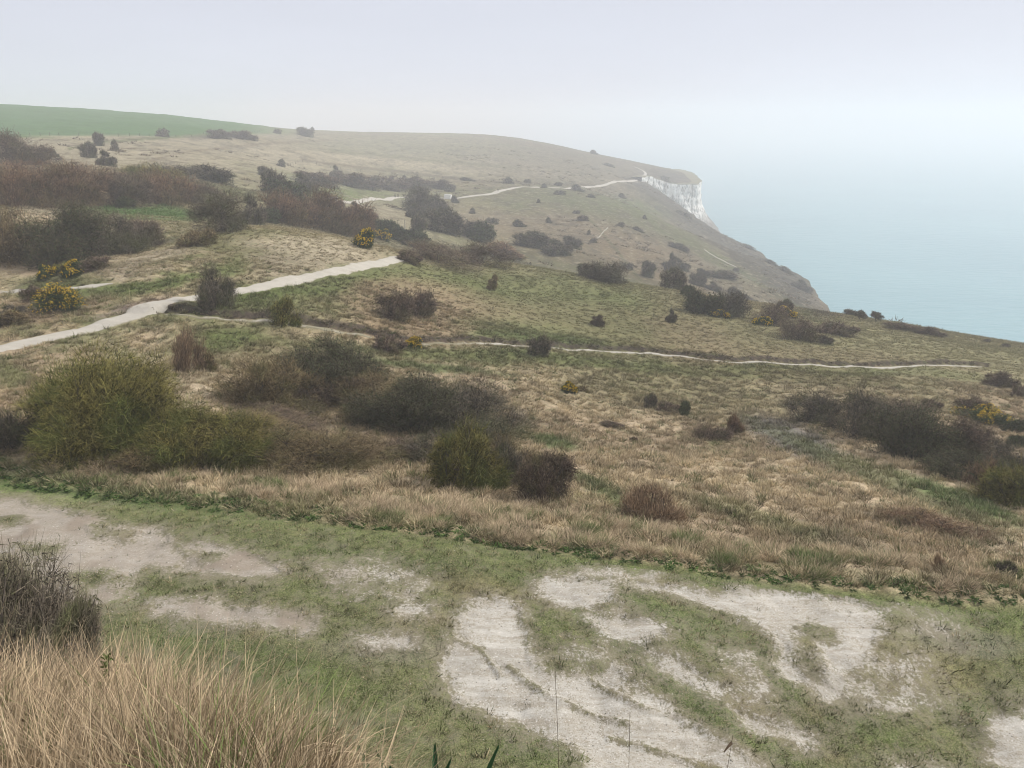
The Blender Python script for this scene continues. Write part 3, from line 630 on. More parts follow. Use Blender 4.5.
def branch_mesh(name, seed, lb, mat, rr=.02):
    rng = np.random.default_rng(seed + 99); c, r = lb; parts = []
    for i in range(len(c)):
        base = np.array([c[i][0] * .25 + rng.normal() * .06, c[i][1] * .25 + rng.normal() * .06, -.06]); mid = c[i] * np.array([.9, .9, .8])
        parts.append(tube(base, mid, rr, rr * .5, 5, .05, rng))
        for _ in range(5):
            e = c[i] + unit(rng.normal(size=(1, 3)) + [[0, 0, .8]])[0] * r[i] * .85; parts.append(tube(mid, e, rr * .5, rr * .15, 4, .03, rng))
    V, Q = join(parts); return mesh_np(name, V, Q, mat, True)

def twig_mat(name, base, tip, leafc=None, tipmix=1.0, var=.5, green=None):
    m, t, b = new_mat(name); tt_ = attr(t, 't', 'Fac'); rn = attr(t, 'rnd', 'Fac'); tco = nd(t, 'ShaderNodeTexCoord').outputs['Object']
    oi = nd(t, 'ShaderNodeObjectInfo').outputs['Random']
    c = cmix(t, mrange(t, tt_, .1, 1, 0, tipmix), base, tip)  # tips paler by growth; bases also darkened as painted shade inside the crown
    if green: c = cmix(t, mrange(t, noise(t, 2.3, 3, .6, tco), .45, .62, 0, .8), c, green)
    if leafc: c = cmix(t, mrange(t, tt_, 1.2, 1.3, 0, 1), c, leafc)
    k = math_(t, 'MULTIPLY', mrange(t, rn, 0, 1, 1 - var, 1 + var), mrange(t, oi, 0, 1, .85, 1.15)); k = math_(t, 'MULTIPLY', k, mrange(t, noise(t, 3.1, 3, .6, tco), .35, .65, .78, 1.25))
    h = nd(t, 'ShaderNodeVectorMath', operation='SCALE'); t.links.new(c, h.inputs[0]); t.links.new(k, h.inputs['Scale']); t.links.new(h.outputs[0], b.inputs['Base Color']); return m

KM = {
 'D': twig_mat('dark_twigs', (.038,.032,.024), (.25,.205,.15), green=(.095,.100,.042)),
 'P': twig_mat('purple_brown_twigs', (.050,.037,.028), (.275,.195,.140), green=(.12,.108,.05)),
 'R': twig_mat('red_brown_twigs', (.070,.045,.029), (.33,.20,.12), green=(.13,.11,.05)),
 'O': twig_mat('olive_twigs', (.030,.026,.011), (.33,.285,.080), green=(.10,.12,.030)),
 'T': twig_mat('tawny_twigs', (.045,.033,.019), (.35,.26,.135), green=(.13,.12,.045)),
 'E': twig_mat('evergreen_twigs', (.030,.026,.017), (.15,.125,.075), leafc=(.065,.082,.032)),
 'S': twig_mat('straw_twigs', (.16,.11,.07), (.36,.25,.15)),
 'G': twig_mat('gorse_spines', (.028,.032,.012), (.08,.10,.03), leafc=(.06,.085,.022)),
}
BARK, _t, _b = new_mat('bark'); _b.inputs['Base Color'].default_value = (.09, .075, .06, 1)
FLOWER, _t, _b = new_mat('gorse_flower'); _t.links.new(cmix(_t, mrange(_t, noise(_t, 9, 3, .6, nd(_t, 'ShaderNodeTexCoord').outputs['Object']), .35, .65, 0, 1), (.55, .33, .02), (.80, .58, .04)), _b.inputs['Base Color'])
UP = {'D': .3, 'P': .35, 'R': .7, 'O': .3, 'T': .42, 'E': .2, 'S': 1.2, 'G': .3}
def flower_mesh(seed, lb, n, s, zmin=.2):
    rng = np.random.default_rng(seed + 5); c, r = lb; k = rng.integers(0, len(c), n); d = unit(rng.normal(size=(n, 3)) + [0, 0, .5])
    P = c[k] + d * (r[k] * rng.uniform(.7, 1.12, n))[:, None]; cl_ = vnoise(P[:, 0] * 3 + 40, P[:, 1] * 3 + P[:, 2] * 3 + 40, seed); P = P[(P[:, 2] > zmin) & (cl_ > .36)]; n = len(P)
    a = unit(rng.normal(size=(n, 3))) * s; b_ = unit(np.cross(a, rng.normal(size=(n, 3)))) * s
    V = np.stack([P - a, P + b_, P + a, P - b_], 1).reshape(-1, 3); b2 = unit(np.cross(a, b_)) * s
    V2 = np.stack([P - b2, P + b_ * .9, P + b2, P - b_ * .9], 1).reshape(-1, 3)
    return mesh_np('flowers', np.concatenate([V, V2]), np.arange(n * 8).reshape(-1, 4), FLOWER)

_cache = {}
def shared(kind, lod, var):
    key = (kind, lod, var)
    if key not in _cache:
        n, w, sg = {'mid': (4200, .022, 1), 'lo': (1300, .055, 1)}[lod]
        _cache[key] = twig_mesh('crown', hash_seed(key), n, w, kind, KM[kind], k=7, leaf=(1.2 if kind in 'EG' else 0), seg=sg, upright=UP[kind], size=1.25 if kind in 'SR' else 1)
    return _cache[key]
def hash_seed(k): return sum(ord(c) * (i * 7 + 3) for i, c in enumerate(str(k))) % 100000

WHERE = []
def shrub(u, v, w, h, kind, label, group=None, name=None, cat=None, seed=None, depth=.8, Yraw=None, lean=0):
    i = len(WHERE); seed = seed or i * 13 + 5
    if Yraw is None: X, Y = hit(u, v); X, Y = float(X[0]), float(Y[0])
    else:
        X = (u - 512) / F * Yraw / .8; Y = Yraw
    z = float(H([X], [Y])[0]); fwd = Y * CP - z * SP; px = fwd / F; wm = w * px; rr = math.hypot(X, Y); th = math.atan2(-z, rr)
    dm = wm * depth; hm = max((h * px - .42 * dm * math.sin(th)) / math.cos(th), .55 * h * px) if Yraw is None else h
    sx_, sy_ = X / rr, Y / rr; X += sx_ * dm * .36; Y += sy_ * dm * .36
    ex = wm * .35; zl, zr_, zc0 = H([X - sy_ * ex, X + sy_ * ex, X], [Y + sx_ * ex, Y - sx_ * ex, Y]); roll = math.atan2(zr_ - zl, 2 * ex)
    fx = dm * .3; zb, zf = H([X + sx_ * fx, X - sx_ * fx], [Y + sy_ * fx, Y - sy_ * fx]); pit = math.atan2(zb - zf, 2 * fx)
    zb_ = min(zc0, (zl + zr_) / 2) - .06 * hm
    WHERE.append((u, v, rr))
    nm = name or {'G': 'gorse_bush', 'E': 'bramble_bush'}.get(kind, 'shrub'); ct = cat or {'G': 'gorse bush', 'E': 'bramble bush'}.get(kind, 'shrub')
    
    if group in (G5, G7): hm *= 1.1; wm *= 1.12; dm *= 1.2
    if group == G3: wm *= 1.22; hm *= 1.12; dm *= 1.3
    if group == G2: wm *= 1.15; hm *= 1.05; dm *= 1.3
    if w * h <= 150: hm *= .72; wm *= 1.0 + .5 * ((seed * 37) % 10) / 10
    scl = (wm / 2 * 1.28, dm / 2 * 1.3, hm * 1.22); rot = (pit * .7, -roll * .9 + lean, -math.atan2(X, Y))
    hp = h if Yraw is None else h / px; big = w * hp > 900
    if big:
        n = int(min(max(w * hp * 2.3, 3500), 56000)); R_ = wm / 2; tw = (max(.013, px * .27) if Yraw is None else .0042) / R_
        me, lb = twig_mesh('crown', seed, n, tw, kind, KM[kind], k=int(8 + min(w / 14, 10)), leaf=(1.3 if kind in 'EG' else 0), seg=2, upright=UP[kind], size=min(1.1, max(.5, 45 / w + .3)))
        root = bpy.data.objects.new(nm, None); COL.objects.link(root); c = link('crown', me, root); b_ = link('branches', branch_mesh('branches', seed, lb, BARK, .035 / R_), root)
        if kind == 'G': tag(link('blossom', flower_mesh(seed, lb, int(w * h * 1.3), .035 / R_), root), kind='stuff')
    else:
        lod = 'mid' if w * h > 150 else 'lo'; me, lb = shared(kind, lod, seed % 3)
        if kind == 'G':
            root = bpy.data.objects.new(nm, None); COL.objects.link(root); link('crown', me, root); tag(link('blossom', flower_mesh(seed, lb, 900, .045), root), kind='stuff')
        else: root = link(nm, me)
    root.location = (X, Y, zb_ + EYE); root.rotation_euler = rot; root.scale = scl
    tag(root, label, ct, group); return root

G1 = 'shrubs along the edge of the trodden terrace'; G2 = 'shrubs in the hollow above the terrace'; G3 = 'dark thicket on the right slope'; G4 = 'shrubs dotted on the open slope'
G5 = 'thicket behind the broad pale path'; G6 = 'scrub on the brow of the near slope'; G7 = 'heath thicket on the left'; G8 = 'far hillside shrubs'; G9 = 'shrubs under the green field'; G10 = 'scrub above the sea'
SHRUBS = [
 # edge of the terrace, left to right
 (98,466,186,124,'O','largest olive twiggy shrub at the left edge of the terrace',G1),
 (14,452,66,46,'D','low dark shrub at the left picture edge under the olive shrub',G1),
 (205,474,140,74,'O','wide tawny olive shrub right beside the largest olive shrub',G1),
 (312,478,172,62,'T','long low tawny shrub with straw grass along its foot',G1),
 (276,414,92,54,'T','grey tawny twiggy shrub in the hollow behind the long low shrub',G2),
 (330,412,80,40,'P','small purplish shrub between the tawny shrub and the dark brambles',G2),
 (336,400,104,60,'E','dark green bramble mound at the upper left of the hollow',G2),
 (408,438,108,62,'E','dark green bramble mound in the middle of the hollow',G2),
 (470,440,118,62,'D','wide dark grey shrub mound at the right of the hollow',G2),
 (459,492,90,74,'O','rounded olive green shrub standing over the straw tussocks',G1),
 (546,505,66,54,'P','dark purple brown shrub at the right end of the terrace row',G1),
 (505,486,44,42,'D','dark shrub squeezed between the rounded olive and the purple brown one',G1),
 (372,424,90,44,'T','tawny mottled shrub bridging the two dark green bramble mounds',G2),
 (286,442,120,34,'P','low purplish scrub behind the long low tawny shrub',G2),
 (140,478,90,40,'T','low tawny scrub at the foot of the largest olive shrub',G1),
 (250,448,110,40,'T','brownish scrub joining the wide olive shrub and the grey tawny one',G2),
 (392,462,70,26,'P','low purplish scrub in front of the middle bramble mound',G2),
 (436,462,70,34,'D','grey scrub just above the rounded olive green shrub',G2),
 (408,263,26,12,'P','small brown shrub closing the end of the broad path',G5),
 (500,474,60,40,'T','small tawny shrub between the rounded olive and the wide dark grey one',G2),
 (650,521,62,40,'S','pale spindly shrub alone at the top of the verge',G1),
 # open slope
 (186,372,36,40,'S','tall thin reddish shrub on the straw bank under the broad path',G4),
 (205,372,24,18,'T','low twiggy shrub beside the tall thin reddish shrub',G4),
 (217,310,52,42,'D','round dark shrub standing right on the broad pale path',G4),
 (283,327,32,28,'O','small olive shrub where the thin white path begins',G4),
 (392,322,44,32,'P','left half of the brown domed bracken mound',G4),
 (417,318,42,30,'P','right half of the brown domed bracken mound',G4),
 (388,353,38,19,'P','low purple brown shrub on the thin path beside yellow gorse',G4),
 (415,350,20,12,'G','little bright yellow gorse below the thin path',G4),
 (537,358,26,21,'D','round dark shrub sitting on the thin white path',G4),
 (569,394,20,12,'G','faded gorse with few flowers on the straw slope',G4),
 (583,392,14,8,'T','tiny tawny shrub right of the faded gorse',G4),
 (596,327,16,12,'P','small brown shrub above the thin path in the grass',G4),
 (670,323,13,13,'D','small lone dark shrub above the thin path',G4),
 (491,290,12,14,'T','thin little shrub near the dark thicket at the path end',G4),
 (650,409,15,15,'D','small dark shrub at the left of a row of three',G4),
 (668,413,28,13,'P','low brown shrub in the middle of a row of three',G4),
 (685,416,16,15,'E','small green shrub at the right of a row of three',G4),
 (712,443,44,22,'P','brown domed shrub alone on the tussocky slope',G4),
 (733,436,22,20,'R','reddish bracken against the brown domed shrub',G4),
 (612,428,26,8,'P','flat patch of dead brown heather on the straw slope',G4),
 (632,442,10,8,'P','tiny brown tuft below the flat heather patch',G4),
 (930,410,24,13,'P','small brown shrub under the right end of the thin path',G4),
 (935,537,112,32,'R','long low red brown scrub across the lower right slope',G4),
 (1004,577,22,16,'D','sparse little shrub near the right edge by the terrace',G4),
 (938,572,12,16,'S','thin dead sapling near the right end of the terrace edge',G4),
 # right thicket
 (816,424,56,34,'D','upper left end of the dark thicket on the right slope',G3),
 (858,440,72,48,'D','dark rounded shrub second from the upper end of the thicket',G3),
 (898,428,70,34,'P','purple brown shrub along the upper side of the dark thicket',G3),
 (905,462,84,54,'E','dark green bramble in the middle of the long thicket',G3),
 (950,462,70,44,'P','greyish purple shrub over the lower half of the thicket',G3),
 (962,482,72,34,'E','dark bramble at the foot of the lower thicket',G3),
 (994,474,60,34,'D','grey shrub near the lower end of the thicket',G3),
 (985,492,40,30,'R','reddish shrub in front of the olive end of the thicket',G3),
 (1012,510,62,44,'O','dark olive shrub at the right edge closing the thicket',G3),
 (972,413,34,18,'P','purple shrub behind the yellow gorse at the right',G4),
 (985,426,52,22,'G','sprawling gorse with yellow flowers at the right',G4),
 (1018,434,32,18,'E','dark green bush right of the sprawling gorse',G4),
 (1018,448,26,14,'E','lowest small dark bush at the right picture edge',G4),
 (998,388,36,17,'P','long purple brown shrub at the right end of the path',G4),
 (1020,398,20,14,'P','purple brown shrub cut by the right picture edge',G4),
 (900,331,34,11,'P','left of two flat brown shrubs near the sea edge',G10),
 (926,336,36,11,'P','right of two flat brown shrubs near the sea edge',G10),
 (838,336,42,16,'P','low brown shrub sloping below the two wind bent bushes',G10),
 (848,316,20,8,'D','flat dark shrub on the skyline left of the wind bent bushes',G10),
 (1007,348,14,7,'D','dark bush on the sea skyline at the right',G10),
 (987,343,8,6,'D','tiny bush on the sea skyline',G10),
 # brow
 (585,278,40,16,'D','left end of the dark thicket on the brow',G6),
 (608,285,52,26,'D','tallest dark shrub in the middle of the brow thicket',G6),
 (628,270,13,10,'D','little round dark shrub just behind the brow thicket',G6),
 (644,277,20,17,'D','round dark shrub right of the brow thicket',G6),
 (672,290,30,22,'D','dark rounded shrub midway along the brow',G6),
 (668,272,12,18,'D','greyish upright shrub above the midway brow shrub',G6),
 (689,297,22,12,'E','small green brown shrub left of the gorse cluster',G6),
 (696,286,20,13,'D','round shrub above the gorse cluster',G6),
 (712,291,20,9,'D','flat round shrub right above the gorse cluster',G6),
 (704,316,44,26,'E','green brown shrub left in the gorse cluster',G6),
 (728,318,44,28,'D','dark brown shrub right in the gorse cluster',G6),
 (719,318,24,10,'G','dim gorse in front of the cluster on the brow',G6),
 (730,298,18,12,'D','round dark bush on the brow above the two clusters',G6),
 (745,300,12,8,'D','small dark bush leaning right on the brow',G6),
 (775,326,50,24,'P','purple brown shrub of the right brow cluster',G6),
 (800,342,54,26,'P','broad purple brown shrub low in the right brow cluster',G6),
 (762,326,18,10,'G','gorse with yellow flowers left in the right brow cluster',G6),
 (785,318,26,12,'G','faint gorse along the top of the right brow cluster',G6),
 (823,345,20,10,'D','small dark shrub at the lower end of the right brow cluster',G6),
 (784,313,18,13,'D','round grey bush just above the right brow cluster',G6),
 (738,297,34,6,'D','flat dark scrub stretched along the brow',G6),
 # path end thicket
 (445,268,86,24,'P','wide purple brown shrub at the end of the broad path',G5),
 (480,266,56,22,'P','right part of the purple brown thicket at the path end',G5),
 (500,258,46,14,'R','reddish low scrub running down right of the path end thicket',G5),
 (414,233,20,16,'D','square dark bush beside the pale post',G5),
 (442,234,40,22,'D','dark grey shrub behind the path end thicket',G5),
 (470,238,44,22,'D','greyish shrub right behind the path end thicket',G5),
 (483,243,34,18,'E','green shrub at the right behind the path end thicket',G5),
 (408,246,34,16,'E','dark green bush right of the two bright gorses',G5),
 (388,236,34,16,'E','dark bush behind the two bright gorses',G5),
 (366,249,20,15,'G','brightest yellow gorse at the end of the red brown thicket',G5),
 (379,240,18,11,'G','smaller gorse right behind the brightest one',G5),
 (375,233,24,14,'E','green bush between the red brown thicket and the gorse',G5),
 (285,226,60,34,'R','left part of the red brown thicket over the straw mound',G5),
 (318,230,64,38,'R','middle of the red brown thicket over the straw mound',G5),
 (350,236,50,34,'R','right part of the red brown thicket over the straw mound',G5),
 (272,224,24,14,'E','green bush tucked at the left of the red brown thicket',G5),
 (314,224,24,12,'G','green patch of gorse without many flowers inside the red brown thicket',G5),
 (250,226,30,26,'D','dark shrub between the straw mound and the red brown thicket',G5),
 (228,232,60,36,'D','dark brown shrub at the left end of the straw mound',G5),
 (200,246,34,18,'T','brown twiggy shrub below the lush green strip',G5),
 # left heath
 (22,266,86,52,'T','greenish brown thicket at the left edge above the gorse',G7),
 (70,264,82,52,'E','green dark thicket left of centre above the gorse',G7),
 (108,256,74,46,'D','dark thicket mound facing the lush green strip',G7),
 (146,246,44,30,'P','purple brown right end of the lower left thicket',G7),
 (95,272,34,14,'P','low brown scrub at the foot of the lower left thicket',G7),
 (24,208,84,40,'R','red brown heath thicket at the left edge above the green strip',G7),
 (72,208,80,38,'R','pinkish brown thicket second from the left above the green strip',G7),
 (40,206,40,22,'E','dark green bush low in the red brown heath',G7),
 (118,208,76,36,'P','purple brown thicket in the middle above the green strip',G7),
 (127,209,22,12,'E','small dark green bush on the upper edge of the green strip',G7),
 (160,206,64,32,'R','red brown thicket right of middle above the green strip',G7),
 (198,206,46,22,'P','purple brown right end of the heath thicket',G7),
 (20,184,80,22,'R','upper red brown scrub at the left edge',G7),
 (80,184,84,20,'R','upper red brown scrub under the dark round pair',G7),
 (150,184,56,18,'O','olive brown scrub at the top of the heath',G7),
 (172,182,54,18,'D','dark grey shrub left in the band under the pale pasture',G7),
 (206,182,48,16,'D','dark grey shrub right in the band under the pale pasture',G7),
 (14,166,62,32,'P','dark purple clump at the left edge below the green field',G9),
 (44,166,44,22,'P','right shoulder of the dark purple clump below the field',G9),
 (54,157,9,9,'D','tiny round bush right behind the dark purple clump',G9),
 (89,158,18,14,'D','left of the dark round pair on the pale pasture',G9),
 (106,166,22,14,'D','right of the dark round pair on the pale pasture',G9),
 (97,146,15,13,'D','windswept bush above the dark round pair',G9),
 (116,151,9,14,'D','narrow leaning bush right of the windswept one',G9),
 (164,137,12,12,'D','round bush alone at the foot of the green field',G9),
 (220,139,26,9,'P','left part of the long dark hedge under the field corner',G9),
 (242,140,30,8,'P','right part of the long dark hedge under the field corner',G9),
 (278,134,10,7,'D','leftmost small bush on the skyline right of the field',G9),
 (302,136,24,8,'D','low broad bush on the skyline right of the field',G9),
 (313,131,6,5,'D','tiny bush at the right on the skyline',G9),
 (12,316,26,10,'D','dark low bush at the left edge below the broad path fork',G7),
 (34,302,20,16,'P','dark twiggy shrub left against the large gorse',G7),
 (62,312,46,24,'G','largest yellow flowered gorse beside the fork of the paths',G7),
 (51,279,22,13,'G','orange yellow gorse left above the short path',G7),
 (79,277,22,13,'G','orange yellow gorse right above the short path',G7),
 (64,276,18,12,'O','olive bush between the two orange yellow gorses',G7),
 (10,328,36,16,'T','brown scrub on the bank at the left edge over the broad path',G7),
 # beyond the brow
 (268,194,36,24,'D','left grey green shrub of the far group above the red brown thicket',G8),
 (284,200,44,20,'E','green grey shrub in the far group above the red brown thicket',G8),
 (303,192,34,16,'D','right grey shrub of the far group above the red brown thicket',G8),
 (262,176,22,10,'D','upper left grey shrub of the far group',G8),
 (282,167,10,10,'D','pointed little tree at the left end of the far fence',G8),
 (335,178,14,11,'D','round bush standing above the far scrub belt',G8),
 (318,186,50,14,'P','left part of the far purple scrub belt',G8),
 (352,188,54,14,'P','middle part of the far purple scrub belt',G8),
 (386,190,50,13,'P','right middle part of the far purple scrub belt',G8),
 (414,190,40,13,'P','right part of the far purple scrub belt',G8),
 (440,190,30,9,'P','thin right end of the far purple scrub belt',G8),
 (392,180,7,6,'D','left of two tiny bushes on the far fence',G8),
 (404,181,8,7,'D','right of two tiny bushes on the far fence',G8),
 (416,188,16,10,'D','dark bump over the large dark mound beside the far path',G8),
 (451,192,11,10,'D','small bush above the far path right of the mound',G8),
 (417,214,44,26,'D','large dark mound cutting the far path',G8),
 (432,216,34,20,'D','right shoulder of the large dark mound on the far path',G8),
 (415,219,24,14,'D','lower left lobe of the large dark mound on the far path',G8),
 (454,203,8,9,'D','small bush beside the white block on the far path',G8),
 (341,207,9,8,'D','dark bush right of the pale slab on the far path',G8),
 (354,214,20,11,'D','dark rounded shrub in front of the far path start',G8),
 (366,222,22,14,'P','purple shrub peeping over the red brown thicket',G8),
 (473,214,8,8,'D','round bush in the pale grass right of the dark mound',G8),
 (493,224,16,8,'D','left low bush of a pair in the combe',G8),
 (518,227,16,9,'D','right low bush of a pair in the combe',G8),
 (510,184,12,8,'D','dark bush where the far path bends up',G8),
 (528,183,7,5,'D','tiny bush above the level stretch of the far path',G8),
 (466,181,16,4,'D','low dark strip above the rising far path',G8),
 (532,249,44,16,'D','left part of the dark scrub behind the brow',G8),
 (556,257,36,16,'D','right part of the dark scrub behind the brow',G8),
 (568,248,28,12,'D','oval brown shrub patch on the far slope',G8),
 (581,221,16,8,'P','flat brown shrub midway up the far slope',G8),
 (577,214,9,5,'D','small bush above the flat brown shrub',G8),
 (548,223,8,7,'D','little bush left on the far slope',G8),
 (545,188,8,6,'D','small bush on the far path left of the fence end',G8),
 (559,186,8,5,'D','tiny dark bush by the far fence right end',G8),
 (576,191,14,8,'D','dark bush just below the far path',G8),
 (592,198,10,5,'D','low bush lower right under the far path',G8),
 (561,195,11,6,'D','dim bush left under the far path',G8),
 (621,198,8,6,'D','small bush under the rising path to the cliff',G8),
 (539,203,6,5,'D','tiny lone bush on the green far slope',G8),
 (621,227,8,7,'D','round bush on the middle far slope',G8),
 (644,219,6,5,'D','tiny bush below the scree of the cliff',G8),
 (589,235,5,7,'D','upright little bush beside the faint short track',G8),
 (594,243,8,7,'D','dark little bush under the faint short track',G8),
 (637,231,14,5,'D','thin slanting scrub on the middle far slope',G8),
 (678,250,26,7,'D','flat scrub strip high on the headland slope',G8),
 (675,270,32,13,'D','dark scrub patch in the middle of the headland slope',G8),
 (700,276,20,8,'D','left link of the dark strip on the lower headland',G8),
 (722,280,34,9,'D','dark strip on the lower headland slope',G8),
 (736,272,8,6,'D','small bush above the dark strip on the headland',G8),
 (770,264,22,6,'D','left dark scrub on the sea slope of the headland',G10),
 (750,250,22,6,'D','upper dark scrub on the sea edge of the headland',G10),
 (800,290,26,10,'D','lowest dark scrub on the sea slope of the headland',G10),
 (784,272,20,7,'D','middle scrub on the sea edge of the headland',G10),
 (665,193,14,6,'D','left dark scrub below the cliff path',G10),
 (685,217,18,6,'D','dark scrub at the foot of the white cliff',G10),
 (593,154,8,5,'D','grey bush on the misty crown of the headland',G8),
 (610,167,14,4,'D','low dark streak high on the misty headland',G8),
]
for row in SHRUBS: shrub(*row[:6], row[6])
shrub(-55, 640, 235, 2.4, 'D', 'tall dark heathery shrub at the left edge behind the long foreground grass', 'dark shrubs behind the foreground grass', Yraw=5.0, depth=.7)
shrub(28, 655, 140, 1.35, 'D', 'dark shrub sloping down from the tall one behind the foreground grass', 'dark shrubs behind the foreground grass', Yraw=5.0, depth=.7)
shrub(84, 665, 112, 1.05, 'D', 'lowest dark shrub at the right end behind the foreground grass', 'dark shrubs behind the foreground grass', Yraw=4.9, depth=.7)

# wind bent trees on the sea skyline
def bent_tree(u, v, hpx, label, seed):
    X, Y = hit(u, v); X, Y = float(X[0]), float(Y[0]); z = float(H([X], [Y])[0]); px = (Y * CP - z * SP) / F; hm = hpx * px
    root = bpy.data.objects.new('hawthorn_tree', None); COL.objects.link(root); root.location = (X, Y, z + EYE - .05)
    rng = np.random.default_rng(seed); V, Q = join([tube((0, 0, 0), (-.25 * hm, 0, .5 * hm), .09, .06, 5, .05, rng), tube((-.2 * hm, 0, .42 * hm), (.15 * hm, 0, .62 * hm), .05, .03, 4), tube((-.2 * hm, 0, .45 * hm), (-.55 * hm, 0, .8 * hm), .05, .02, 4)])
    link('trunk', mesh_np('trunk', V, Q, BARK, True), root)
    me, lb = twig_mesh('crown', seed, 2200, .045, 'D', KM['D'], k=6, seg=1, upright=.2); c = link('crown', me, root)
    c.location = (-.15 * hm, 0, .34 * hm); c.scale = (.75 * hm, .6 * hm, .62 * hm); c.rotation_euler = (0, math.radians(24), 0)
    tag(root, label, 'tree', 'wind bent trees on the sea skyline')
bent_tree(860, 320, 12, 'left wind bent little tree on the sea skyline', 61)
bent_tree(877, 322, 12, 'right wind bent little tree on the sea skyline, with gaps in its crown', 62)

# ---------------------------------------------------------------- grass
def grass_mat(name, var=.42):
    m, t, b = new_mat(name); tt_ = attr(t, 't', 'Fac'); rn = attr(t, 'rnd', 'Fac'); tint = attr(t, 'tint', 'Color', 'INSTANCER')
    c = cmix(t, mrange(t, tt_, 0, .5, .62, 0), tint, (.055, .042, .02))  # lower half of each blade darkened: shade painted into the tuft
    c = cmix(t, mrange(t, rn, .82, .9, 0, .6), c, (.40, .33, .22)); c = cmix(t, mrange(t, rn, .0, .1, .5, 0), c, (.09, .12, .03))
    k = mrange(t, rn, 0, 1, 1 - var, 1 + var); h = nd(t, 'ShaderNodeVectorMath', operation='SCALE'); t.links.new(c, h.inputs[0]); t.links.new(k, h.inputs['Scale'])
    t.links.new(h.outputs[0], b.inputs['Base Color']); return m
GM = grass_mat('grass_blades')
def clump(seed, n, height, spread, width, segs, out, droop):
    rng = np.random.default_rng(seed); a = rng.uniform(0, 6.283, n); rr = np.sqrt(rng.uniform(0, 1, n)) * spread
    P = np.stack([rr * np.cos(a), rr * np.sin(a), np.full(n, -.03)], 1); Dr = unit(np.stack([P[:, 0] / spread * out, P[:, 1] / spread * out, np.ones(n)], 1) + rng.normal(size=(n, 3)) * [.28, .28, .1])
    V, Q, T = ribbons(P, Dr, rng.uniform(.5, 1.1, n) * height, width * rng.uniform(.6, 1.4, n), segs, rng.uniform(.1, 1, n) * droop, rng, tip=.15)
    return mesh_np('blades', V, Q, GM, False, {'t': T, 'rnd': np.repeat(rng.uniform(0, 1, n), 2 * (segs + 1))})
def source(name, meshes):
    c = bpy.data.collections.new(name)
    for i, me in enumerate(meshes): c.objects.link(bpy.data.objects.new('tuft_source', me))
    return c
def scatter(name, label, src, X, Y, rot, scl, tint, dz=0):
    z = H(X, Y) + EYE + dz; me = bpy.data.meshes.new(name); n = len(X); me.vertices.add(n); me.vertices.foreach_set('co', np.stack([X, Y, z], 1).astype(np.float32).ravel())
    for k, ty, prop, a in (('rot', 'FLOAT_VECTOR', 'vector', rot), ('scl', 'FLOAT_VECTOR', 'vector', scl), ('tint', 'FLOAT_COLOR', 'color', np.concatenate([tint, np.ones((n, 1))], 1))):
        me.attributes.new(k, ty, 'POINT').data.foreach_set(prop, a.astype(np.float32).ravel())
    o = link(name, me); g = bpy.data.node_groups.new(name, 'GeometryNodeTree'); g.interface.new_socket('Geometry', in_out='INPUT', socket_type='NodeSocketGeometry'); g.interface.new_socket('Geometry', in_out='OUTPUT', socket_type='NodeSocketGeometry')
    N = g.nodes.new; gi = N('NodeGroupInput'); go = N('NodeGroupOutput'); mp_ = N('GeometryNodeMeshToPoints'); ip = N('GeometryNodeInstanceOnPoints'); ci = N('GeometryNodeCollectionInfo'); ci.inputs['Collection'].default_value = src
    ci.inputs['Separate Children'].default_value = True; ci.inputs['Reset Children'].default_value = True; ip.inputs['Pick Instance'].default_value = True
    na = N('GeometryNodeInputNamedAttribute'); na.data_type = 'FLOAT_VECTOR'; na.inputs['Name'].default_value = 'rot'; ns_ = N('GeometryNodeInputNamedAttribute'); ns_.data_type = 'FLOAT_VECTOR'; ns_.inputs['Name'].default_value = 'scl'
    K = g.links.new; K(gi.outputs[0], mp_.inputs[0]); K(mp_.outputs[0], ip.inputs['Points']); K(ci.outputs[0], ip.inputs['Instance']); K(na.outputs[0], ip.inputs['Rotation']); K(ns_.outputs[0], ip.inputs['Scale']); K(ip.outputs[0], go.inputs[0])
    md = o.modifiers.new('tufts', 'NODES'); md.node_group = g; tag(o, label, 'grass', kind='stuff'); return o
def cand(n, r0, r1, a0, a1, seed):
    rng = np.random.default_rng(seed); r = np.sqrt(rng.uniform(r0 ** 2, r1 ** 2, n)); a = np.radians(rng.uniform(a0, a1, n)); return r * np.sin(a), r * np.cos(a), rng
Cg = [C[..., i] for i in range(3)]
def tint_at(X, Y): return np.stack([interp_grid(c, X, Y) for c in Cg], 1)
def rots(rng, n, lx=.15, ly=0): return np.stack([rng.normal(size=n) * .15 + lx, rng.normal(size=n) * .15 + ly, rng.uniform(0, 6.283, n)], 1)
def sc3(s, h=1): return np.stack([s, s, s * h], 1)
PATHM = [(w, [tuple(p) for p in P[::2]]) for k, (w, P) in PATHS.items() if w < 4]
def off_paths(X, Y, m=.25):
    ok = np.ones(X.shape, bool)
    for w, P in PATHM: d, _, _ = seg_dist(X, Y, P); ok &= d > w / 2 + m
    return ok
src_slope = source('slope_tufts', [clump(i, 70, .30, .20, .016, 2, 1.0, .55) for i in range(4)])
src_far = source('far_tufts', [clump(20 + i, 36, .34, .34, .045, 1, 1.1, .3) for i in range(3)])
src_turf = source('turf_tufts', [clump(40 + i, 30, .08, .09, .010, 1, 1.3, .3) for i in range(3)])
src_verge = source('verge_tufts', [clump(60 + i, 150, .62, .20, .011, 3, 1.25, .95) for i in range(5)])
src_long = source('long_tufts', [clump(80 + i, 60, .50, .10, .0040, 4, .6, .4) for i in range(4)] + [clump(90 + i, 46, .5, .16, .0042, 5, 1.7, 1.1) for i in range(3)])

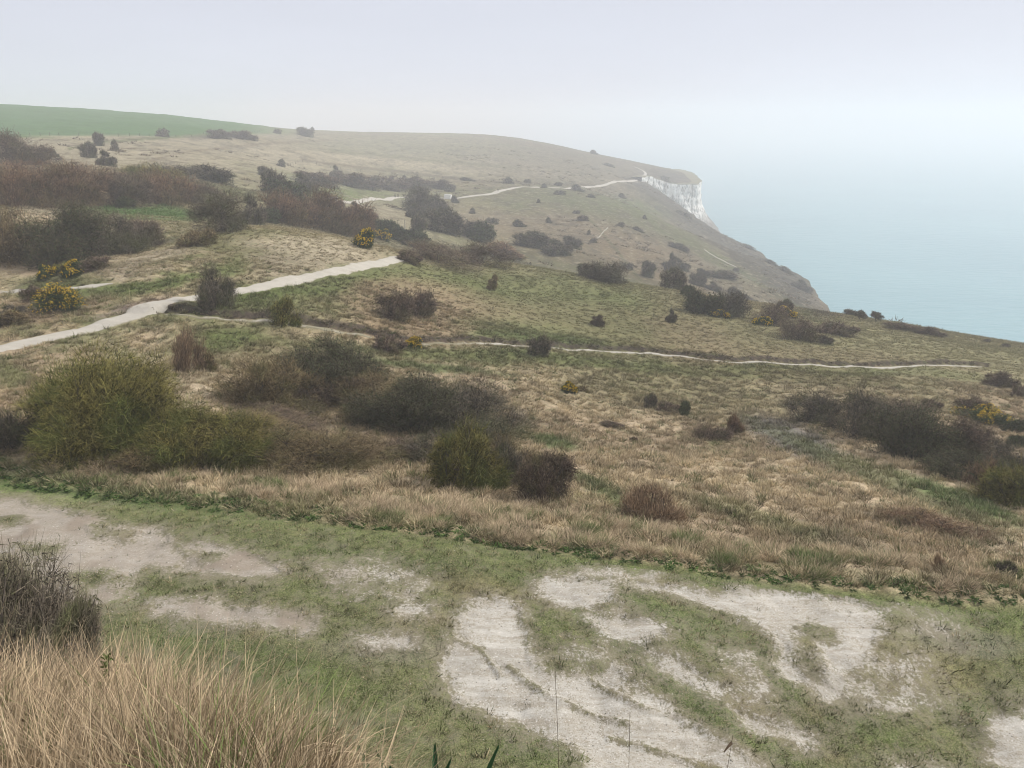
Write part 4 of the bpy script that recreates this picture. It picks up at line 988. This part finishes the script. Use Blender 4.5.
X, Y, rng = cand(60000, 15, 74, -46, 46, 1); sd_ = interp_grid(sdE, X, Y); dens = .55 + .45 * (fbm(X / 1.5, Y / 1.5, 2, 80) > -.1)
k = (sd_ > .15) & (rng.uniform(0, 1, len(X)) < dens * np.clip(1.25 - np.hypot(X, Y) / 90, 0, 1)) & off_paths(X, Y); X, Y = X[k], Y[k]; n = len(X)
tn = tint_at(X, Y); ua, ub = X * .8 + Y * .6, -X * .6 + Y * .8; v_ = (rng.uniform(.75, 1.3, n) * (1 + .6 * fbm(ua / .55, ub / 2.4, 2, 90)))[:, None]; tn = tn * v_; g_ = rng.uniform(0, 1, n) < .10; tn[g_] = GREEN * rng.uniform(.6, 1.2, (g_.sum(), 1))
scatter('slope_grass', 'rough straw coloured grass tufts over the near slope', src_slope, X, Y, rots(rng, n, -.25, .2), sc3(rng.uniform(.6, 1.5, n), 1.0), tn)
X, Y, rng = cand(70000, 70, 180, -46, 47, 2); ddc, _, _ = seg_dist(X, Y, COAST); k = inside(X, Y, LAND) & (ddc > 3) & off_paths(X, Y, .4); X, Y = X[k], Y[k]; n = len(X)
scatter('distant_grass', 'pale rough grass on the slope beyond the paths', src_far, X, Y, rots(rng, n), sc3(rng.uniform(.7, 1.5, n) * np.interp(np.hypot(X, Y), [70, 130], [.55, 1.0]), .8), tint_at(X, Y) * rng.uniform(.85, 1.25, (n, 1)))
X, Y, rng = cand(9000, 140, 620, -42, 28, 12); ddc, _, _ = seg_dist(X, Y, COAST); z_ = H(X, Y); pu_, pv_ = to_px(X, Y, z_)
k = inside(X, Y, LAND) & (ddc > 3) & off_paths(X, Y, 1.5) & (fbm(X / 28, Y / 28, 3, 95) + .35 * sstep(400, 640, pu_) + .5 * sstep(40, 10, ddc) > .30) & (pv_ > 139); X, Y = X[k], Y[k]; n = len(X)
scatter('low_undergrowth', 'sparse low heathery scrub speckling the far hillside', src_far, X, Y, rots(rng, n), sc3(rng.uniform(1.2, 4.2, n), .75), np.array([.13, .10, .06]) * rng.uniform(.7, 1.5, (n, 1)))
X, Y, rng = cand(26000, 10.5, 27, -48, 48, 3); sd_ = interp_grid(sdE, X, Y); chh = interp_grid(chn, X, Y)
k = (sd_ < .4) & ((chh < -.12) | (rng.uniform(0, 1, len(X)) < .04)); X, Y = X[k], Y[k]; n = len(X)
tn = tint_at(X, Y) * rng.uniform(.45, 1.7, (n, 1)); s_ = rng.uniform(0, 1, n) < .15; tn[s_] = STRAW * .9
scatter('turf_grass', 'short trodden turf on the terrace between bare chalk patches', src_turf, X, Y, rots(rng, n), sc3(rng.uniform(.6, 1.5, n) * np.where(rng.uniform(0, 1, n) < .08, 1.7, 1)), tn)
X, Y, rng = cand(30000, 14, 36, -50, 48, 4); sd_ = interp_grid(sdE, X, Y); cl_ = fbm(X / 1.2, Y / 1.2, 3, 81)
pu_, pv_ = to_px(X, Y, H(X, Y)); lo = np.interp(pu_, [0, 140, 200, 400, 1024], [1.2, 1.1, .7, .35, .3]); hi = np.interp(pu_, [0, 300, 560, 800, 1024], [3.0, 3.4, 4.2, 3.6, 2.4])
k = (sd_ > lo) & (sd_ < hi) & (cl_ > -.08) & (rng.uniform(0, 1, len(X)) < np.interp(pu_, [0, 300, 700, 1024], [.5, .8, .75, .35])); X, Y = X[k], Y[k]; n = len(X)
tn = np.array([.60, .46, .30]) * rng.uniform(.6, 1.25, (n, 1)); g_ = (rng.uniform(0, 1, n) < .2) | (fbm(X / .8, Y / .8, 2, 82) > .38); tn[g_] = np.array([.12, .16, .045]) * rng.uniform(.7, 1.3, (g_.sum(), 1))
scatter('tussock_grass', 'tall pale tussocks drooping along the edge of the terrace', src_verge, X, Y, rots(rng, n, -.35, .1), sc3(rng.uniform(.55, 1.15, n), .85), tn)
# the bank in front of the viewer
X, Y, rng = cand(11000, 1.3, 9.5, -62, 60, 5); pu_, pv_ = to_px(X, Y, H(X, Y)); edge = np.interp(pu_, [-400, 0, 120, 250, 360, 430], [650, 684, 704, 742, 805, 860])
k = (pv_ > edge) & (pu_ < 470) & (np.hypot(X, Y) < np.interp(pu_, [-200, 130, 260, 400], [4.6, 4.9, 5.8, 7.0])); X1, Y1 = X[k], Y[k]; n = len(X1)
scatter('long_grass', 'long dry straw grass filling the lower left foreground', src_long, X1, Y1, rots(rng, n, 0, .12), sc3(rng.uniform(.6, 1.15, n)), np.array([.52, .395, .25]) * rng.uniform(.45, 1.25, (n, 1)) * np.where(rng.uniform(0, 1, (n, 1)) < .07, np.array([.35, .62, .3]), 1.0))
k = ~k & (rng.uniform(0, 1, len(X)) < .9); X2, Y2 = X[k], Y[k]; n = len(X2); tn = np.where(rng.uniform(0, 1, (n, 1)) < .7, GREEN * 1.05, STRAW * .9) * rng.uniform(.7, 1.3, (n, 1))
scatter('bank_grass', 'low green and brown grass on the steep bank below the viewpoint', src_slope, X2, Y2, rots(rng, n), sc3(rng.uniform(.35, .75, n)), tn)

# pebbles of chalk and flint on the bare patches
def pebble_mesh(seed):
    rng = np.random.default_rng(seed); th = np.array([0, 1.05, 2.09, 3.14, 4.19, 5.24]); V = [(0, 0, .55)]
    for z_, r_ in ((.3, .8), (-.2, 1)):
        V += [(r_ * math.cos(a) * rng.uniform(.7, 1.15), r_ * math.sin(a) * rng.uniform(.7, 1.15), z_ * rng.uniform(.8, 1.2)) for a in th]
    Q = [(1 + i, 7 + i, 7 + (i + 1) % 6, 1 + (i + 1) % 6) for i in range(6)]; Tt = [(0, 1 + i, 1 + (i + 1) % 6) for i in range(6)]
    return mesh_np('pebble', np.array(V, float), [np.array(Q), np.array(Tt)], PEB, False)
PEB, t, b = new_mat('pebble_stone'); t.links.new(attr(t, 'tint', 'Color', 'INSTANCER'), b.inputs['Base Color'])
src_peb = source('pebble_kinds', [pebble_mesh(i) for i in range(4)])
X, Y, rng = cand(52000, 10.5, 26, -48, 48, 6); chh = interp_grid(chn, X, Y); sd_ = interp_grid(sdE, X, Y)
k = (sd_ < -.3) & ((chh > .0) & (rng.uniform(0, 1, len(X)) < .5) | (chh > -.35) & (rng.uniform(0, 1, len(X)) < .12) | (rng.uniform(0, 1, len(X)) < .02)); X, Y = X[k], Y[k]; n = len(X)
tn = np.where(rng.uniform(0, 1, (n, 1)) < .68, np.array([.54, .50, .43]), np.where(rng.uniform(0, 1, (n, 1)) < .5, np.array([.10, .09, .08]), np.array([.30, .26, .2])))
scatter('pebble_gravel', 'scattered chalk and flint pebbles on the bare patches', src_peb, X, Y, rots(rng, n), sc3(.006 + .013 * rng.uniform(0, 1, n) ** 3, .7), tn, .004)

# lush weeds along the verge, low broad leaves
def weed(seed):
    rng = np.random.default_rng(seed); n = 26; a = rng.uniform(0, 6.283, n); P = np.stack([.05 * np.cos(a), .05 * np.sin(a), np.zeros(n)], 1)
    V, Q, T = ribbons(P, unit(np.stack([np.cos(a), np.sin(a), rng.uniform(.3, 1.2, n)], 1)), rng.uniform(.08, .2, n), rng.uniform(.03, .06, n), 2, rng.uniform(.2, .8, n), rng, tip=.3)
    return mesh_np('leaves', V, Q, GM, False, {'t': T + .5, 'rnd': np.repeat(rng.uniform(.15, .8, n), 6)})
src_weed = source('weed_kinds', [weed(i) for i in range(3)])
X, Y, rng = cand(30000, 14, 40, -50, 48, 8); sd_ = interp_grid(sdE, X, Y); pu_, pv_ = to_px(X, Y, H(X, Y))
k = (sd_ > -.15) & (sd_ < np.interp(pu_, [0, 400, 1024], [1.5, 1.0, .9])) & (rng.uniform(0, 1, len(X)) < .9); X, Y = X[k], Y[k]; n = len(X)
scatter('verge_weeds', 'bright green weeds lining the edge of the terrace', src_weed, X, Y, rots(rng, n, 0), sc3(rng.uniform(.5, 1.1, n)), np.array([.075, .12, .032]) * rng.uniform(.5, 1.4, (n, 1)))

# ---------------------------------------------------------------- small things
def flat_mat(name, c, rough=.8):
    m, t, b = new_mat(name); b.inputs['Roughness'].default_value = rough
    cc = cmix(t, mrange(t, noise(t, 3, 4, .6, nd(t, 'ShaderNodeTexCoord').outputs['Object']), .3, .7, 0, 1), tuple(x * .85 for x in c), tuple(min(1, x * 1.1) for x in c)); t.links.new(cc, b.inputs['Base Color']); return m
WOOD = flat_mat('weathered_wood', (.13, .11, .09)); WHITE = flat_mat('white_stone', (.72, .71, .68)); WIRE = flat_mat('wire_grey', (.2, .2, .2))
def gpos(u, v):
    X, Y = hit(u, v); return float(X[0]), float(Y[0]), float(H(X, Y)[0])
def fence(px, label, step, hgt=1.15, nw=3):
    a = np.array(px, float); X, Y = hit(a[:, 0], a[:, 1]); P = densify(np.stack([X, Y], 1), step); root = bpy.data.objects.new('wire_fence', None); COL.objects.link(root)
    root.location = (P[0, 0], P[0, 1], float(H(P[:1, 0], P[:1, 1])[0]) + EYE)
    V, Q = join([tube((0, 0, -.3), (0, 0, hgt), .085, .075, 7), tube((0, 0, hgt), (0, 0, hgt + .03), .075, .02, 7, segs=1)]); pm = mesh_np('post', V, Q, WOOD); tops = []
    for x, y in P:
        o = link('post', pm, root); z = float(H([x], [y])[0]) + EYE; o.location = Vector((x, y, z)) - root.location; o.rotation_euler = (RNG.normal() * .05, RNG.normal() * .05, 0); tops.append(np.array(o.location))
    for i in range(nw):
        hh_ = hgt * (.3 + .3 * i); V, Q = join([tube(tops[k] + [0, 0, hh_], tops[k + 1] + [0, 0, hh_], .012, .012, 4, segs=1) for k in range(len(tops) - 1)]); link('wire', mesh_np('wire', V, Q, WIRE), root)
    tag(root, label, 'fence', 'far wire fences')
fence([(282,166),(300,162),(330,168),(380,173),(430,178),(480,181)], 'long wire fence above the far scrub belt', 6.0)
fence([(512,184),(530,184.5),(548,185),(575,185.5)], 'short run of fence posts beside the level far path', 4.5)
fence([(8,136),(60,136),(120,136.5),(200,136),(262,131)], 'wire fence along the foot of the green field', 7.0)

def bevel_box(name, sx_, sy_, sz_, mat, seed=0, rough_=.04):
    import bmesh
    bm = bmesh.new(); bmesh.ops.create_cube(bm, size=1); bmesh.ops.scale(bm, vec=(sx_, sy_, sz_), verts=bm.verts); bmesh.ops.bevel(bm, geom=bm.edges[:], offset=min(sx_, sy_, sz_) * .12, segments=2, affect='EDGES', profile=.6)
    bmesh.ops.translate(bm, vec=(0, 0, sz_ / 2), verts=bm.verts); rng = np.random.default_rng(seed)
    for v in bm.verts: v.co += Vector(rng.normal(size=3) * rough_ * min(sx_, sy_, sz_))
    me = bpy.data.meshes.new(name); bm.to_mesh(me); bm.free(); me.materials.append(mat); return me
def block(u, v, wpx, hpx, label, name, cat, rz=.2):
    x, y, z = gpos(u, v); px = (y * CP - z * SP) / F; o = link(name, bevel_box(name, wpx * px, .6 * wpx * px, hpx * px, WHITE, int(u))); o.location = (x, y, z + EYE - .05); o.rotation_euler = (0, 0, rz); tag(o, label, cat)
block(333, 204, 10, 6.5, 'pale slab at the near end of the far path', 'stone_slab', 'slab')
block(448, 199, 7, 4.5, 'low white block beside the far path', 'stone_block', 'stone block', -.3)
block(426, 244, 5, 6.5, 'small pale upright stone beside the brown thicket', 'marker_stone', 'stone')
x, y, z = gpos(405, 229); V, Q = tube((0, 0, -.2), (0, 0, 2.2), .12, .11, 8); o = link('wooden_post', mesh_np('wooden_post', V, Q, flat_mat('pale_wood', (.5, .46, .4)))); o.location = (x, y, z + EYE); tag(o, 'thin pale post left of the square dark bush', 'post')

def person(u, v, label, coat, trouser, yaw=0., stride=.12):
    import bmesh
    x, y, z = gpos(u, v); root = bpy.data.objects.new('person', None); COL.objects.link(root)
    J = {'pel': (0, 0, .95), 'chest': (0, 0, 1.28), 'neck': (0, 0, 1.48), 'head': (0, .02, 1.60), 'top': (0, .01, 1.72), 'hl': (-.1, 0, .9), 'kl': (-.11, stride, .50), 'al': (-.11, stride * .8, .08), 'tl': (-.12, stride * .8 + .17, .03),
         'hr': (.1, 0, .9), 'kr': (.11, -stride * .4, .50), 'ar': (.11, -stride * 1.5, .08), 'tr': (.12, -stride * 1.5 + .17, .03), 'sl': (-.2, 0, 1.40), 'el': (-.26, -.05, 1.12), 'wl': (-.24, .08, .88), 'fl': (-.24, .12, .80),
         'sr': (.2, 0, 1.40), 'er': (.26, .03, 1.12), 'wr': (.24, .16, .92), 'fr': (.24, .20, .84)}
    E_ = [('pel','chest'),('chest','neck'),('neck','head'),('head','top'),('pel','hl'),('hl','kl'),('kl','al'),('al','tl'),('pel','hr'),('hr','kr'),('kr','ar'),('ar','tr'),('chest','sl'),('sl','el'),('el','wl'),('wl','fl'),('chest','sr'),('sr','er'),('er','wr'),('wr','fr')]
    rad = {'pel': .17, 'chest': .17, 'neck': .065, 'head': .10, 'top': .07, 'hl': .11, 'kl': .07, 'al': .05, 'tl': .04, 'hr': .11, 'kr': .07, 'ar': .05, 'tr': .04, 'sl': .075, 'el': .055, 'wl': .04, 'fl': .035, 'sr': .075, 'er': .055, 'wr': .04, 'fr': .035}
    ks = list(J); me = bpy.data.meshes.new('body'); me.from_pydata([J[k] for k in ks], [(ks.index(a), ks.index(b)) for a, b in E_], []); o = bpy.data.objects.new('body', me); COL.objects.link(o)
    sk = o.modifiers.new('skin', 'SKIN'); sk.use_smooth_shade = True
    for i, k in enumerate(ks): me.skin_vertices[0].data[i].radius = (rad[k],) * 2; me.skin_vertices[0].data[i].use_root = (k == 'pel')
    sb = o.modifiers.new('sub', 'SUBSURF'); sb.levels = 1; sb.render_levels = 1
    m, t, b = new_mat('clothed'); tz = nd(t, 'ShaderNodeSeparateXYZ'); t.links.new(nd(t, 'ShaderNodeTexCoord').outputs['Object'], tz.inputs[0])
    c = cmix(t, mrange(t, tz.outputs['Z'], .90, .92, 0, 1), trouser, coat); c = cmix(t, mrange(t, tz.outputs['Z'], 1.47, 1.49, 0, 1), c, (.45, .28, .2)); c = cmix(t, mrange(t, tz.outputs['Z'], 1.64, 1.66, 0, 1), c, (.05, .04, .03)); t.links.new(c, b.inputs['Base Color'])
    dg = bpy.context.evaluated_depsgraph_get(); ev = bpy.data.meshes.new_from_object(o.evaluated_get(dg)); ev.materials.clear(); ev.materials.append(m); bpy.data.objects.remove(o); o = link('body', ev, root)
    import bmesh
    bm = bmesh.new(); bmesh.ops.create_uvsphere(bm, u_segments=12, v_segments=8, radius=.112); bmesh.ops.translate(bm, vec=(0, -.012, 1.665), verts=bm.verts); bmesh.ops.delete(bm, geom=[q for q in bm.verts if q.co.z < 1.62 and q.co.y > -.03], context='VERTS')
    hm_ = bpy.data.meshes.new('hair'); bm.to_mesh(hm_); bm.free(); hm_.materials.append(flat_mat('dark_hair', (.05, .04, .03))); link('hair', hm_, root)
    root.location = (x, y, z + EYE + .03); root.rotation_euler = (0, 0, yaw); tag(root, label, 'person', 'walkers on the far path')
person(395.2, 197.8, 'left walker of two in dark coats on the far path by the dark mound', (.03, .03, .04), (.03, .03, .04), 1.4)
person(398.2, 197.8, 'right walker of two in dark coats on the far path by the dark mound', (.05, .04, .04), (.02, .02, .03), 1.3)
person(498, 192.3, 'lone walker in dark clothes on the rising far path', (.03, .03, .05), (.03, .03, .03), -.9)
person(647, 176, 'walker in dark clothes at the bend of the path near the cliff', (.04, .04, .05), (.03, .03, .03), -.6)

# thin dead stalks and sprigs close to the viewer
STALK = flat_mat('dead_stalk', (.10, .07, .045)); SPRIG = flat_mat('sprig_green', (.09, .14, .03)); DOCK = flat_mat('dock_leaf', (.045, .11, .045), .5)
def stalk(u, vtop, Yf, hgt, label, r=.0011, buds=0, mat=None, name='dead_stalk', cat='stalk', lean=0.):
    x, yv, zv = ray(u, vtop); t_ = Yf / yv; X, Y = x * t_, Yf; g = float(H([X], [Y])[0]); ztop = zv * t_; hgt = ztop - g
    rng = np.random.default_rng(int(u)); root = bpy.data.objects.new(name, None); COL.objects.link(root); root.location = (X, Y, g + EYE)
    V, Q = tube((0, 0, -.05), (lean, 0, hgt), r * 1.6, r * .6, 5, .02, rng, 6); link('stem', mesh_np('stem', V, Q, mat or STALK, True), root)
    if buds:
        P = np.stack([np.zeros(buds) + lean * .8, np.zeros(buds), rng.uniform(hgt * .35, hgt, buds)], 1); P[:, 0] = lean * P[:, 2] / hgt
        V, Q, T = ribbons(P, unit(rng.normal(size=(buds, 3)) + [0, 0, .6]), rng.uniform(.015, .05, buds), np.full(buds, .012 if mat is None else .02), 2, rng.uniform(0, .4, buds), rng, tip=.4)
        link('leaf' if mat else 'seed_head', mesh_np('leaf', V, Q, SPRIG if mat else STALK, False), root)
    tag(root, label, cat)
stalk(555, 668, 2.2, 1, 'thin dark stalk standing before the large bare chalk patch')
stalk(630, 712, 2.1, 1, 'thin pale brown stalk right of the tallest dark one, low over the chalk')
stalk(733, 735, 2.1, 1, 'short brown seeded stalk over the lower edge of the chalk', buds=14)
stalk(85, 655, 3.2, 1, 'twiggy sprig with small green leaves amid the straw grass', r=.004, buds=30, mat=flat_mat('sprig_stem', (.1, .07, .04)), name='leafy_sprig', cat='sprig', lean=.12)
stalk(200, 690, 3.6, 1, 'dark leaning twig at the right of the straw grass', r=.003, buds=6, name='bare_twig', cat='twig', lean=.2)
def dock(u, v, Yf, label):
    x, yv, zv = ray(u, v); t_ = Yf / yv; X, Y = x * t_, Yf; root = bpy.data.objects.new('leafy_plant', None); COL.objects.link(root); root.location = (X, Y, float(H([X], [Y])[0]) + EYE); rng = np.random.default_rng(int(u)); top = zv * t_ - float(H([X], [Y])[0])
    for k in range(7):
        a = k * .9 + rng.uniform(-.3, .3); Ln_ = top * rng.uniform(.8, 1.1); n_ = 9; V = []
        for i in range(n_):
            f = i / (n_ - 1); w = .026 * math.sin(math.pi * min(.97, f * .9 + .06)) * (1 + .12 * math.sin(9 * i)); r_ = Ln_ * f * .34; zz = Ln_ * (f * 1.05 - .25 * f * f); ca, sa = math.cos(a), math.sin(a)
            V += [(r_ * ca - w * sa, r_ * sa + w * ca, zz + .02), (r_ * ca, r_ * sa, zz), (r_ * ca + w * sa, r_ * sa - w * ca, zz + .02)]
        Q = [(3 * i + j, 3 * i + j + 1, 3 * i + j + 4, 3 * i + j + 3) for i in range(n_ - 1) for j in range(2)]; link('leaf', mesh_np('leaf', np.array(V), np.array(Q), DOCK, True), root)
    tag(root, label, 'plant', 'broad leaved plants at the foot of the picture')
dock(402, 750, 2.6, 'left broad leaved green plant at the bottom edge')
dock(432, 754, 2.6, 'right broad leaved green plant at the bottom edge')
